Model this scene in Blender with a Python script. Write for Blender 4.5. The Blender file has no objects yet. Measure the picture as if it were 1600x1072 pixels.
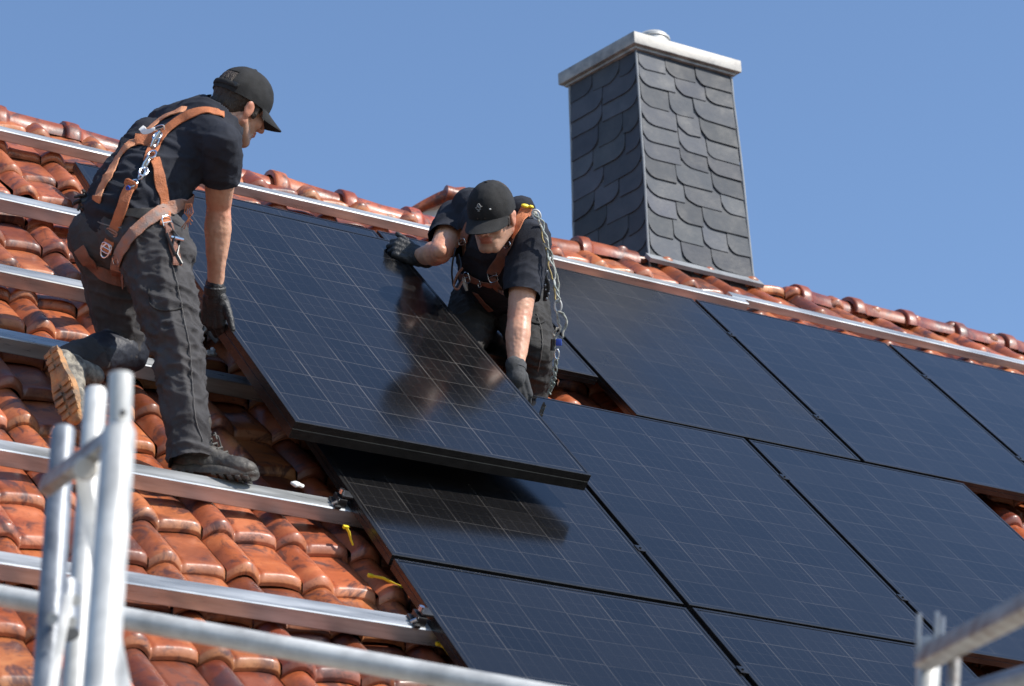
import bpy, math, random
import numpy as np
from mathutils import Vector, Matrix, noise
from mathutils.bvhtree import BVHTree
random.seed(7); rng = np.random.default_rng(7)
sc = bpy.context.scene
V = Vector
PI = math.pi

# ---------------------------------------------------------------- frames
# roof frame: u along the eave, v up the slope, z off the module plane; RM takes it to the world (Z up)
TH = 0.832166336
RM = Matrix.Translation((0, 0, 7.5)) @ Matrix.Rotation(TH, 4, 'X')
RMI = RM.inverted()
FPX = 4322.83463
# camera in the roof frame
def _rod(r):
    t = np.linalg.norm(r); k = r/t
    K = np.array([[0,-k[2],k[1]],[k[2],0,-k[0]],[-k[1],k[0],0]])
    return np.eye(3)+np.sin(t)*K+(1-np.cos(t))*K@K
CR = _rod(np.array([1.90396652, -.129339004, .599933485]))      # rows: right, down, forward
CT = np.array([.460955947, .268935719, 10.3536499])
CC = -CR.T @ CT
cam_d = bpy.data.cameras.new('camera'); cam = bpy.data.objects.new('camera', cam_d)
sc.collection.objects.link(cam); sc.camera = cam
m3 = np.array([CR[0], -CR[1], -CR[2]]).T
m4 = Matrix.Identity(4)
for i in range(3):
    for j in range(3): m4[i][j] = float(m3[i][j])
    m4[i][3] = float(CC[i])
cam.matrix_world = RM @ m4
cam_d.sensor_width = 36; cam_d.lens = FPX/1600*36
cam_d.clip_start = .1; cam_d.clip_end = 3000
cam_d.dof.use_dof = True; cam_d.dof.focus_distance = 9.7; cam_d.dof.aperture_fstop = 5.0

# ---------------------------------------------------------------- sky and sun
SUN = V((.46, -.62, .64)).normalized()
w = bpy.data.worlds.new('World'); sc.world = w; w.use_nodes = True
nt = w.node_tree; nt.nodes.clear()
sky = nt.nodes.new('ShaderNodeTexSky'); sky.sky_type = 'NISHITA'; sky.sun_disc = False
sky.sun_elevation = math.asin(SUN.z); sky.sun_rotation = math.atan2(SUN.x, SUN.y)
sky.altitude = 300; sky.air_density = 1.0; sky.dust_density = .3; sky.ozone_density = 3.5
bg = nt.nodes.new('ShaderNodeBackground'); bg.inputs[1].default_value = .15
wo = nt.nodes.new('ShaderNodeOutputWorld')
nt.links.new(sky.outputs[0], bg.inputs[0]); nt.links.new(bg.outputs[0], wo.inputs[0])
sl = bpy.data.lights.new('sun', 'SUN'); sl.energy = 5.0; sl.angle = math.radians(.5); sl.color = (1, .95, .87)
so = bpy.data.objects.new('sun', sl); sc.collection.objects.link(so)
so.rotation_euler = SUN.to_track_quat('Z', 'Y').to_euler(); so.location = (20, -20, 40)
sc.view_settings.view_transform = 'Standard'; sc.view_settings.look = 'None'
sc.view_settings.exposure = .46; sc.view_settings.gamma = 1

# ---------------------------------------------------------------- measuring helpers (roof frame)
def ray(x, y): return V(CR.T @ np.array([(x-800)/FPX, (y-536)/FPX, 1.]))
CV = V(CC)
def PD(x, y, D): return CV + ray(x, y)*D                       # a point at depth D
def PZ(x, y, z=0.):                                             # a point on the plane at height z
    d = ray(x, y); return CV + d*((z-CV.z)/d.z)
def cdir(r, d, f): return V(CR.T @ np.array([r, d, f], float)).normalized()
UPR = V((0, math.sin(TH), math.cos(TH)))                        # true up in the roof frame

# ---------------------------------------------------------------- object helpers
def tag(o, label=None, cat=None, group=None, kind=None):
    if label: o['label'] = label
    if cat: o['category'] = cat
    if group: o['group'] = group
    if kind: o['kind'] = kind
    return o
def thing(name, label, cat, base, group=None, world=False):
    o = bpy.data.objects.new(name, None); sc.collection.objects.link(o)
    o.empty_display_size = .1
    o.matrix_basis = Matrix.Translation(base) if world else RM @ Matrix.Translation(base)
    o['base'] = list(base)
    return tag(o, label, cat, group)
def place(o, parent, base, world):
    if parent is None: o.matrix_basis = Matrix.Translation(base) if world else RM @ Matrix.Translation(base)
    else: o.parent = parent
def origin_of(o):
    b = V((0, 0, 0))
    while o is not None:
        if 'base' in o: b = V(list(o['base'])); break
        o = o.parent
    return b
def mobj(name, verts, faces, mt, parent=None, base=None, smooth=True, world=False, sharp=None, mats=None, fm=None):
    """verts in the roof frame (or the world), stored relative to the thing's base"""
    if base is None: base = origin_of(parent) if parent else V((0, 0, 0))
    A = np.array([tuple(v) for v in verts], float) - np.array(tuple(base))
    me = bpy.data.meshes.new(name); me.from_pydata(A.tolist(), [], [tuple(map(int, f)) for f in faces]); 
    for m_ in (mats or [mt]): me.materials.append(m_)
    if fm is not None: me.polygons.foreach_set('material_index', fm)
    me.polygons.foreach_set('use_smooth', [smooth]*len(me.polygons))
    if smooth and sharp: me.set_sharp_from_angle(angle=math.radians(sharp))
    me.update()
    o = bpy.data.objects.new(name, me); sc.collection.objects.link(o)
    place(o, parent, base, world)
    return o
class MB:
    def __init__(s): s.v = []; s.f = []; s.m = []; s.cur = 0
    def add(s, v, f):
        n = len(s.v); s.v += [V(p) for p in v]; s.f += [tuple(i+n for i in q) for q in f]; s.m += [s.cur]*len(f); return s
    def box(s, c, sx, sy, sz, bev=.0, ax=None):
        """box centred at c; ax = 3 axes"""
        ax = ax or (V((1,0,0)), V((0,1,0)), V((0,0,1)))
        h = (sx/2, sy/2, sz/2)
        if bev <= 0:
            P = [(i, j, k) for i in (-1,1) for j in (-1,1) for k in (-1,1)]
            vs = [V(c)+ax[0]*i*h[0]+ax[1]*j*h[1]+ax[2]*k*h[2] for i, j, k in P]
            return s.add(vs, [(0,1,3,2),(4,6,7,5),(0,4,5,1),(2,3,7,6),(0,2,6,4),(1,5,7,3)])
        import bmesh
        bm = bmesh.new(); bmesh.ops.create_cube(bm, size=1)
        for q in bm.verts: q.co = V((q.co.x*sx, q.co.y*sy, q.co.z*sz))
        bmesh.ops.bevel(bm, geom=list(bm.edges), offset=bev, segments=2, affect='EDGES', profile=.6)
        bm.verts.ensure_lookup_table()
        vs = [V(c)+ax[0]*q.co.x+ax[1]*q.co.y+ax[2]*q.co.z for q in bm.verts]
        s.add(vs, [[q.index for q in f.verts] for f in bm.faces]); bm.free(); return s
    def tube(s, pts, r, n=12, cap=True, closed=False, sq=1.):
        pts = [V(p) for p in pts]; R = r if isinstance(r, (list, tuple)) else [r]*len(pts)
        rings = []; prev = None; L = len(pts)
        for i, p in enumerate(pts):
            if closed: d = pts[(i+1) % L]-pts[i-1]
            else: d = pts[min(i+1, L-1)]-pts[max(i-1, 0)]
            d.normalize()
            if prev is None:
                a = V((0,0,1)) if abs(d.z) < .9 else V((1,0,0)); e = (a-d*a.dot(d)).normalized()
            else: e = (prev-d*prev.dot(d)).normalized()
            prev = e; g = d.cross(e)
            rings.append([p+(e*math.cos(t)+g*math.sin(t)*sq)*R[i] for t in [2*PI*k/n for k in range(n)]])
        v = [q for rr in rings for q in rr]; f = []
        for i in range(L if closed else L-1):
            a = i*n; b = ((i+1) % L)*n
            for k in range(n): f.append((a+k, a+(k+1) % n, b+(k+1) % n, b+k))
        if cap and not closed: f.append(tuple(range(n))[::-1]); f.append(tuple((L-1)*n+k for k in range(n)))
        return s.add(v, f)
    def cone(s, a, b, ra, rb, side=None, s1=1., s2=1., n=18, m=5):
        """tapered capsule from a to b, cross-section scaled s1 along side and s2 across it"""
        a, b = V(a), V(b); d = b-a
        if d.length < 1e-6: d = V((0,0,1e-4))
        d.normalize(); sd = V(side) if side is not None else (V((0,0,1)) if abs(d.z) < .9 else V((1,0,0)))
        e = (sd-d*sd.dot(d)).normalized(); g = d.cross(e); v = []; f = []; rings = []
        for i in range(m): t = PI/2*(1-i/m); rings.append((a-d*ra*math.sin(t), ra*math.cos(t)))
        rings.append((a, ra))
        for i in range(1, m+1): t = PI/2*i/m; rings.append((b+d*rb*math.sin(t), rb*math.cos(t)))
        rings.insert(m+1, (b, rb))
        rings[0] = (rings[0][0], 1e-4); rings[-1] = (rings[-1][0], 1e-4)
        for c, r in rings: v += [c+e*(r*s1*math.cos(2*PI*k/n))+g*(r*s2*math.sin(2*PI*k/n)) for k in range(n)]
        for i in range(len(rings)-1):
            for k in range(n): f.append((i*n+k, i*n+(k+1) % n, (i+1)*n+(k+1) % n, (i+1)*n+k))
        f.append(tuple(range(n))[::-1]); f.append(tuple((len(rings)-1)*n+k for k in range(n)))
        return s.add(v, f)
    def ell(s, c, ax, r, n=24, m=14):
        """ellipsoid with axes ax and radii r"""
        v = []; f = []
        for i in range(m+1):
            t = PI*i/m; st = max(math.sin(t), 1e-4)
            for k in range(n):
                q = 2*PI*k/n; v.append(V(c)+ax[0]*(r[0]*st*math.cos(q))+ax[1]*(r[1]*st*math.sin(q))+ax[2]*(r[2]*math.cos(t)))
        for i in range(m):
            for k in range(n): f.append((i*n+k, (i+1)*n+k, (i+1)*n+(k+1) % n, i*n+(k+1) % n))
        f.append(tuple(range(n))); f.append(tuple(m*n+k for k in range(n))[::-1])
        return s.add(v, f)
    def build(s, name, mt, parent=None, **k):
        k.setdefault('sharp', 35)
        if isinstance(mt, list): return mobj(name, s.v, s.f, None, parent, mats=mt, fm=s.m, **k)
        return mobj(name, s.v, s.f, mt, parent, **k)
    def remesh(s, name, mt, parent, vox=.008, it=4, fn=None, cut=None, tint=None, planes=None):
        """fuse everything into ONE continuous surface; fn(p, n) -> displacement along the normal"""
        me = bpy.data.meshes.new('t'); me.from_pydata([tuple(p) for p in s.v], [], s.f)
        t = bpy.data.objects.new('t', me); sc.collection.objects.link(t)
        md = t.modifiers.new('r', 'REMESH'); md.mode = 'VOXEL'; md.voxel_size = vox
        if it: sm = t.modifiers.new('s', 'SMOOTH'); sm.factor = .5; sm.iterations = it
        dg = bpy.context.evaluated_depsgraph_get(); ev = t.evaluated_get(dg)
        m2 = bpy.data.meshes.new_from_object(ev)
        bpy.data.objects.remove(t); bpy.data.meshes.remove(me)
        n = len(m2.vertices); co = np.empty(n*3); m2.vertices.foreach_get('co', co); co = co.reshape(-1, 3)
        if fn is not None:
            no = np.array([tuple(q.vector) for q in m2.vertex_normals])
            d = np.array([fn(V(co[i]), V(no[i])) for i in range(n)]); co = co+no*d[:, None]
        if cut is not None:
            keep = [not cut(V(c)) for c in co]
            fs = [tuple(p.vertices) for p in m2.polygons if all(keep[i] for i in p.vertices)]
        else: fs = [tuple(p.vertices) for p in m2.polygons]
        if planes:                                              # clean hems: drop what lies past each plane, snap the rim onto it
            for (pp, pn, pr) in planes:
                pp = np.array(pp); pn = np.array(pn.normalized()); d = (co-pp)@pn; near = np.linalg.norm(co-pp-d[:, None]*pn, axis=1) < pr
                near &= (d > -.03) & (d < pr*1.3)
                out = near & (d > 0); fs = [f for f in fs if not all(out[i] for i in f)]
                cnt = {}
                for f in fs:
                    for i in range(len(f)):
                        e = tuple(sorted((f[i], f[(i+1) % len(f)]))); cnt[e] = cnt.get(e, 0)+1
                rim = {i for e, c in cnt.items() if c == 1 for i in e}
                for i in rim:
                    if near[i]: co[i] -= pn*d[i]
                for i in np.nonzero(out)[0]: co[i] -= pn*max((co[i]-pp)@pn, 0)
            used = sorted({i for f in fs for i in f}); mp = {a: b for b, a in enumerate(used)}
            co = co[used]; fs = [tuple(mp[i] for i in f) for f in fs]
        bpy.data.meshes.remove(m2)
        o = mobj(name, co.tolist(), fs, mt, parent, smooth=True)
        o.data.update()
        if tint:
            a = o.data.color_attributes.new('tint', 'FLOAT_COLOR', 'POINT')
            b = origin_of(parent)
            arr = []
            for q in co: arr += list(tint(V(q)))+[1.]
            a.data.foreach_set('color', arr)
        return o

# ---------------------------------------------------------------- materials
def nodes(name):
    m = bpy.data.materials.new(name); m.use_nodes = True
    t = m.node_tree; b = t.nodes['Principled BSDF']; return m, t, b
def N(t, ty, **k):
    n = t.nodes.new(ty)
    for a, v in k.items():
        if a.startswith('i_'):
            key = a[2:]; key = int(key) if key.isdigit() else key.replace('_', ' ')
            n.inputs[key].default_value = v
        else: setattr(n, a, v)
    return n
def ramp(t, fac, stops):
    r = N(t, 'ShaderNodeValToRGB'); t.links.new(fac, r.inputs[0])
    el = r.color_ramp.elements
    el[0].position, el[0].color = stops[0][0], (*stops[0][1], 1)
    el[1].position, el[1].color = stops[-1][0], (*stops[-1][1], 1)
    for p, c in stops[1:-1]: e = el.new(p); e.color = (*c, 1)
    return r.outputs[0]
def g3(x): return (x, x, x)
def mat(name, c1, c2=None, scale=8, rough=.6, metal=0., bump=0., bscale=60, coat=0., stretch=(1,1,1), rvar=.0, det=5, spec=.5, dist=0.):
    m, t, b = nodes(name); L = t.links
    tc = N(t, 'ShaderNodeTexCoord'); mp = N(t, 'ShaderNodeMapping', i_Scale=stretch); L.new(tc.outputs['Object'], mp.inputs[0])
    c2 = c2 or c1
    n1 = N(t, 'ShaderNodeTexNoise', i_Scale=scale, i_Detail=det, i_Roughness=.6, i_Distortion=dist); L.new(mp.outputs[0], n1.inputs[0])
    L.new(ramp(t, n1.outputs['Fac'], [(.35, c1), (.65, c2)]), b.inputs['Base Color'])
    b.inputs['Metallic'].default_value = metal; b.inputs['Roughness'].default_value = rough
    b.inputs['Specular IOR Level'].default_value = spec
    if coat: b.inputs['Coat Weight'].default_value = coat; b.inputs['Coat Roughness'].default_value = .12
    if rvar:
        L.new(ramp(t, n1.outputs['Fac'], [(.3, g3(max(rough-rvar, .03))), (.7, g3(rough+rvar))]), b.inputs['Roughness'])
    if bump:
        n2 = N(t, 'ShaderNodeTexNoise', i_Scale=bscale, i_Detail=4); L.new(mp.outputs[0], n2.inputs[0])
        bp = N(t, 'ShaderNodeBump', i_Strength=bump, i_Distance=.01); L.new(n2.outputs['Fac'], bp.inputs['Height']); L.new(bp.outputs[0], b.inputs['Normal'])
    return m
def tile_mat(name, coat=.17, rg=(.36,.54)):
    m, t, b = nodes(name); L = t.links
    tc = N(t, 'ShaderNodeTexCoord'); at = N(t, 'ShaderNodeAttribute', attribute_name='tint')
    n1 = N(t, 'ShaderNodeTexNoise', i_Scale=5.5, i_Detail=6, i_Roughness=.62, i_Distortion=.6); L.new(tc.outputs['Object'], n1.inputs[0])
    base = ramp(t, n1.outputs['Fac'], [(.28, (.15,.034,.014)), (.5, (.34,.082,.027)), (.72, (.47,.140,.050))])
    mx = N(t, 'ShaderNodeMix', data_type='RGBA', blend_type='MULTIPLY'); mx.inputs[0].default_value = 1
    L.new(base, mx.inputs[6]); L.new(at.outputs['Color'], mx.inputs[7])
    # burnt dark patches
    n2 = N(t, 'ShaderNodeTexNoise', i_Scale=7.5, i_Detail=5, i_Roughness=.7, i_Distortion=1.2)
    mp = N(t, 'ShaderNodeMapping', i_Scale=(1, .7, 1), i_Location=(3.1, 1.7, 0)); L.new(tc.outputs['Object'], mp.inputs[0]); L.new(mp.outputs[0], n2.inputs[0])
    msk = ramp(t, n2.outputs['Fac'], [(.505, g3(0)), (.61, g3(.90))])
    mx2 = N(t, 'ShaderNodeMix', data_type='RGBA'); L.new(msk, mx2.inputs[0]); L.new(mx.outputs[2], mx2.inputs[6]); mx2.inputs[7].default_value = (.075,.030,.026,1)
    # fine specks
    n3 = N(t, 'ShaderNodeTexNoise', i_Scale=90, i_Detail=3); L.new(tc.outputs['Object'], n3.inputs[0])
    sp = ramp(t, n3.outputs['Fac'], [(.62, g3(1)), (.72, g3(.55))])
    mx3 = N(t, 'ShaderNodeMix', data_type='RGBA', blend_type='MULTIPLY'); mx3.inputs[0].default_value = .8
    L.new(mx2.outputs[2], mx3.inputs[6]); L.new(sp, mx3.inputs[7])
    L.new(mx3.outputs[2], b.inputs['Base Color'])
    L.new(ramp(t, n1.outputs['Fac'], [(.3, g3(rg[0])), (.7, g3(rg[1]))]), b.inputs['Roughness'])
    b.inputs['Coat Weight'].default_value = coat; b.inputs['Coat Roughness'].default_value = .20
    n4 = N(t, 'ShaderNodeTexNoise', i_Scale=22, i_Detail=4); L.new(tc.outputs['Object'], n4.inputs[0])
    bp = N(t, 'ShaderNodeBump', i_Strength=.22, i_Distance=.012); L.new(n4.outputs['Fac'], bp.inputs['Height'])
    L.new(bp.outputs[0], b.inputs['Normal']); 
    return m
def glass_mat(name, w, h, seed=0., amp=1., rgh=(.045,.10)):
    """black mono module: cell gaps, busbars and cross lines under glass; object x 0..w, y 0..h"""
    m, t, b = nodes(name); L = t.links
    tc = N(t, 'ShaderNodeTexCoord'); sx = N(t, 'ShaderNodeSeparateXYZ')
    # slight waviness of the printed lines
    nz = N(t, 'ShaderNodeTexNoise', i_Scale=3.0, i_Detail=2); L.new(tc.outputs['Object'], nz.inputs[0])
    L.new(tc.outputs['Object'], sx.inputs[0])
    def M_(op, a, c=None, d=None):
        n = N(t, 'ShaderNodeMath', operation=op)
        for i, q in enumerate((a, c, d)):
            if q is None: continue
            if isinstance(q, (int, float)): n.inputs[i].default_value = q
            else: L.new(q, n.inputs[i])
        return n.outputs[0]
    wob = M_('MULTIPLY', M_('SUBTRACT', nz.outputs['Fac'], .5), .010)
    def lines(co, off, pitch, wd, amp):
        a = M_('FRACT', M_('DIVIDE', M_('SUBTRACT', co, off), pitch))
        dd = M_('MULTIPLY', M_('ABSOLUTE', M_('SUBTRACT', a, .5)), pitch)        # pitch/2 at the line
        mk = M_('SUBTRACT', 1.0, M_('MINIMUM', 1.0, M_('DIVIDE', M_('SUBTRACT', pitch/2, dd), wd)))
        return M_('MULTIPLY', mk, amp)
    X = sx.outputs['X']; Y = M_('ADD', sx.outputs['Y'], wob)
    mg = .022; cw = (w-2*mg)/6; ch = (h-2*mg)/10
    col = lines(X, mg, cw, .0032, .62)
    bb = lines(X, mg+cw/8, cw/4, .0017, .26)
    # rows: every column is shifted a little and dashes fade in and out
    ci = M_('FLOOR', M_('DIVIDE', M_('SUBTRACT', X, mg), cw))
    sh = M_('MULTIPLY', M_('SINE', M_('MULTIPLY', ci, 2.7+seed)), .004)
    Y2 = M_('ADD', Y, sh)
    row = lines(Y2, mg, ch, .0030, .55)
    row2 = lines(Y2, mg+ch*.5, ch, .0018, .22)
    n5 = N(t, 'ShaderNodeTexNoise', i_Scale=4.5, i_Detail=3); mp5 = N(t, 'ShaderNodeMapping', i_Location=(seed*3, seed, 0)); L.new(tc.outputs['Object'], mp5.inputs[0]); L.new(mp5.outputs[0], n5.inputs[0])
    fade = N(t, 'ShaderNodeMapRange', i_From_Min=.35, i_From_Max=.62, i_To_Min=.25, i_To_Max=1.0); L.new(n5.outputs['Fac'], fade.inputs[0])
    s = M_('MULTIPLY', M_('MAXIMUM', M_('MAXIMUM', col, bb), M_('MAXIMUM', row, row2)), fade.outputs[0])
    inx = M_('MULTIPLY', M_('GREATER_THAN', X, mg-.002), M_('LESS_THAN', X, w-mg+.002))
    iny = M_('MULTIPLY', M_('GREATER_THAN', sx.outputs['Y'], mg-.002), M_('LESS_THAN', sx.outputs['Y'], h-mg+.002))
    s = M_('MULTIPLY', M_('MULTIPLY', s, amp), M_('MULTIPLY', inx, iny))
    # cell tone varies a touch from cell to cell
    ri = M_('FLOOR', M_('DIVIDE', M_('SUBTRACT', sx.outputs['Y'], mg), ch))
    cv = N(t, 'ShaderNodeCombineXYZ'); L.new(ci, cv.inputs[0]); L.new(ri, cv.inputs[1]); cv.inputs[2].default_value = seed
    wn = N(t, 'ShaderNodeTexWhiteNoise', noise_dimensions='3D'); L.new(cv.outputs[0], wn.inputs[0])
    cell = ramp(t, wn.outputs['Value'], [(0., (.0045,.0045,.0050)), (1., (.0085,.0082,.0088))])
    mx = N(t, 'ShaderNodeMix', data_type='RGBA'); L.new(s, mx.inputs[0]); L.new(cell, mx.inputs[6]); mx.inputs[7].default_value = (.50,.46,.42,1)
    L.new(mx.outputs[2], b.inputs['Base Color'])
    n6 = N(t, 'ShaderNodeTexNoise', i_Scale=2.2, i_Detail=5); L.new(mp5.outputs[0], n6.inputs[0])
    L.new(ramp(t, n6.outputs['Fac'], [(.3, g3(rgh[0])), (.75, g3(rgh[1]))]), b.inputs['Roughness'])
    b.inputs['IOR'].default_value = 1.5
    n7 = N(t, 'ShaderNodeTexNoise', i_Scale=5, i_Detail=1); L.new(tc.outputs['Object'], n7.inputs[0])
    bp = N(t, 'ShaderNodeBump', i_Strength=.02, i_Distance=.01); L.new(n7.outputs['Fac'], bp.inputs['Height']); L.new(bp.outputs[0], b.inputs['Normal'])
    return m
def slate_mat():
    m, t, b = nodes('slate'); L = t.links
    tc = N(t, 'ShaderNodeTexCoord'); at = N(t, 'ShaderNodeAttribute', attribute_name='tint')
    n1 = N(t, 'ShaderNodeTexNoise', i_Scale=9, i_Detail=7, i_Roughness=.65); L.new(tc.outputs['Object'], n1.inputs[0])
    base = ramp(t, n1.outputs['Fac'], [(.3, (.038,.044,.055)), (.7, (.070,.078,.093))])
    mx = N(t, 'ShaderNodeMix', data_type='RGBA', blend_type='MULTIPLY'); mx.inputs[0].default_value = 1
    L.new(base, mx.inputs[6]); L.new(at.outputs['Color'], mx.inputs[7]); L.new(mx.outputs[2], b.inputs['Base Color'])
    b.inputs['Specular IOR Level'].default_value = .22
    L.new(ramp(t, n1.outputs['Fac'], [(.3, g3(.52)), (.7, g3(.72))]), b.inputs['Roughness'])
    n2 = N(t, 'ShaderNodeTexNoise', i_Scale=45, i_Detail=5); L.new(tc.outputs['Object'], n2.inputs[0])
    bp = N(t, 'ShaderNodeBump', i_Strength=.3, i_Distance=.006); L.new(n2.outputs['Fac'], bp.inputs['Height']); L.new(bp.outputs[0], b.inputs['Normal'])
    return m
def skin_mat():
    m, t, b = nodes('skin'); L = t.links
    tc = N(t, 'ShaderNodeTexCoord'); at = N(t, 'ShaderNodeAttribute', attribute_name='tint')
    n1 = N(t, 'ShaderNodeTexNoise', i_Scale=18, i_Detail=8, i_Roughness=.7); L.new(tc.outputs['Object'], n1.inputs[0])
    base = ramp(t, n1.outputs['Fac'], [(.25, (.44,.215,.140)), (.5, (.54,.290,.190)), (.75, (.62,.360,.250))])
    mx = N(t, 'ShaderNodeMix', data_type='RGBA', blend_type='MULTIPLY'); mx.inputs[0].default_value = 1
    L.new(base, mx.inputs[6]); L.new(at.outputs['Color'], mx.inputs[7]); L.new(mx.outputs[2], b.inputs['Base Color'])
    b.inputs['Roughness'].default_value = .48
    b.inputs['Subsurface Weight'].default_value = .12; b.inputs['Subsurface Radius'].default_value = (.02,.008,.004); b.inputs['Subsurface Scale'].default_value = .5
    n2 = N(t, 'ShaderNodeTexNoise', i_Scale=160, i_Detail=3); L.new(tc.outputs['Object'], n2.inputs[0])
    bp = N(t, 'ShaderNodeBump', i_Strength=.2, i_Distance=.002); L.new(n2.outputs['Fac'], bp.inputs['Height']); L.new(bp.outputs[0], b.inputs['Normal'])
    return m
def web_mat(name, c, c2):
    """webbing: fibres along the strap and worn grey patches"""
    m = mat(name, c, c2, scale=26, rough=.72, bump=.5, bscale=240, det=6); return m
MT = dict(
    tile=tile_mat('glazed_clay_tile'), ridge=tile_mat('weathered_ridge_clay', .12, (.34,.55)), slate=slate_mat(), skin=skin_mat(),
    alu=mat('rail_aluminium', (.34,.35,.35), (.58,.59,.59), scale=22, rough=.34, metal=.62, rvar=.10, stretch=(.12,1,1), bump=.10, bscale=30),
    galv=mat('galvanised_steel', (.36,.36,.35), (.60,.60,.58), scale=11, rough=.46, metal=.15, rvar=.06, bump=.03, bscale=150),
    galvd=mat('weathered_galvanised_steel', (.085,.095,.115), (.27,.29,.32), scale=9, rough=.45, metal=.35, rvar=.10, bump=.12, bscale=60),
    rust=mat('grimy_steel', (.20,.16,.14), (.42,.42,.40), scale=24, rough=.5, metal=.55, bump=.2, bscale=60),
    frame=mat('black_anodised_frame', (.028,.027,.027), (.045,.043,.042), scale=20, rough=.27, metal=.7),
    back=mat('module_backsheet', (.03,.03,.03), rough=.6),
    blackp=mat('black_plastic', (.012,.012,.013), (.025,.025,.026), scale=30, rough=.4),
    steel=mat('bright_steel', (.55,.56,.58), (.75,.76,.78), scale=60, rough=.22, metal=1.),
    cap=mat('cap_cotton', (.0125,.0125,.013), (.020,.020,.021), scale=30, rough=.85, bump=.25, bscale=400, spec=.3),
    shirt=mat('navy_cotton', (.0145,.016,.023), (.023,.026,.037), scale=7, rough=.9, bump=.3, bscale=500, spec=.3),
    pants=mat('charcoal_work_cloth', (.036,.034,.036), (.060,.057,.059), scale=9, rough=.85, bump=.35, bscale=420, spec=.3),
    pants2=mat('black_work_cloth', (.022,.021,.021), (.040,.038,.037), scale=9, rough=.85, bump=.35, bscale=420, spec=.3),
    seam=mat('pale_stitching', (.16,.15,.14), rough=.9),
    kneepad=mat('dark_knee_panel', (.010,.012,.020), (.018,.020,.030), scale=12, rough=.55, bump=.2, bscale=90),
    glove=mat('black_coated_glove', (.012,.012,.013), (.022,.022,.023), scale=40, rough=.55, bump=.35, bscale=150),
    gcuff=mat('grey_knit_cuff', (.035,.036,.038), (.055,.056,.060), scale=120, rough=.9),
    boot=mat('dusty_dark_boot', (.028,.025,.022), (.075,.066,.056), scale=14, rough=.6, bump=.4, bscale=70),
    sole=mat('clay_caked_sole', (.52,.25,.095), (.16,.115,.08), scale=17, rough=.8, bump=.8, bscale=50, det=7),
    upper=mat('worn_boot_upper', (.055,.050,.045), (.30,.27,.22), scale=38, rough=.75, bump=.6, bscale=60, stretch=(1,1,1)),
    lace=mat('lace', (.10,.095,.085), rough=.9),
    hair=mat('brown_hair', (.022,.014,.010), (.050,.034,.024), scale=60, rough=.6, bump=.8, bscale=260, stretch=(1,1,.3)),
    orange=web_mat('orange_webbing', (.52,.165,.060), (.34,.11,.045)),
    orangel=web_mat('pale_orange_webbing', (.60,.27,.14), (.42,.16,.075)),
    orangeg=web_mat('grey_orange_webbing', (.20,.165,.150), (.36,.15,.085)),
    brownw=web_mat('worn_brown_webbing', (.26,.10,.06), (.16,.08,.06)),
    rope=mat('rope', (.45,.43,.38), (.20,.22,.20), scale=50, rough=.8, bump=.6, bscale=300),
    yellow=mat('yellow_plastic', (.80,.62,.02), (.70,.52,.02), scale=30, rough=.45),
    blue=mat('blue_plastic', (.02,.06,.35), rough=.4),
    white=mat('chalk_white', (.75,.73,.70), rough=.8),
    logo=mat('grey_embroidery', (.32,.31,.30), (.20,.20,.20), scale=90, rough=.8),
    capm=mat('zinc_chimney_cover', (.17,.165,.16), (.34,.33,.31), scale=14, rough=.55, metal=.2, rvar=.1, bump=.12, bscale=25),
    edge=mat('grey_corner_trim', (.16,.17,.18), (.24,.25,.26), rough=.5),
    plaster=mat('pale_plaster', (.48,.44,.39), (.58,.54,.48), scale=9, rough=.9, bump=.2, bscale=80),
    mortar=mat('pale_mortar', (.42,.36,.30), (.55,.48,.42), scale=22, rough=.85, bump=.4, bscale=60),
    under=mat('roofing_felt', (.030,.022,.018), (.05,.035,.028), scale=6, rough=.9),
    wood=mat('stained_timber', (.10,.045,.025), (.17,.08,.045), scale=10, rough=.6, stretch=(.2,1,1)),
    grass=mat('gravel_yard', (.14,.125,.105), (.20,.18,.155), scale=.6, rough=.95, bump=.5, bscale=20),
    lip=mat('lip', (.30,.11,.09), rough=.5),
    eye=mat('eye_white', (.55,.52,.50), rough=.2), iris=mat('iris', (.03,.02,.015), rough=.2),
)

# ---------------------------------------------------------------- ground and house
g = mobj('ground', [(-1500,-1500,0),(1500,-1500,0),(1500,1500,0),(-1500,1500,0)], [(0,1,2,3)], MT['grass'], smooth=False, world=True)
tag(g, kind='structure')
house = thing('house', 'house with glazed orange clay tile roof and slate clad chimney', 'house', RM @ V((0, 0, -.3)), world=True)
HB = RM @ V((0, 0, -.3))
house['base'] = list(HB)
def Wp(p): return RM @ V(p)                                     # roof frame -> world
def roof_part(name, v, f, mt, parent=house, **k):
    return mobj(name, [Wp(p) for p in v], f, mt, parent, base=HB, world=True, **k)
RV = 2.40
def ridge_v(u):
    xs = [-6, -2.6, -1.5, -.75, -.2, .4, .95, 1.7, 6]; ys = [2.33, 2.31, 2.29, 2.30, 2.22, 2.26, 2.42, 2.46, 2.46]
    return float(np.interp(u, xs, ys))
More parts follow.
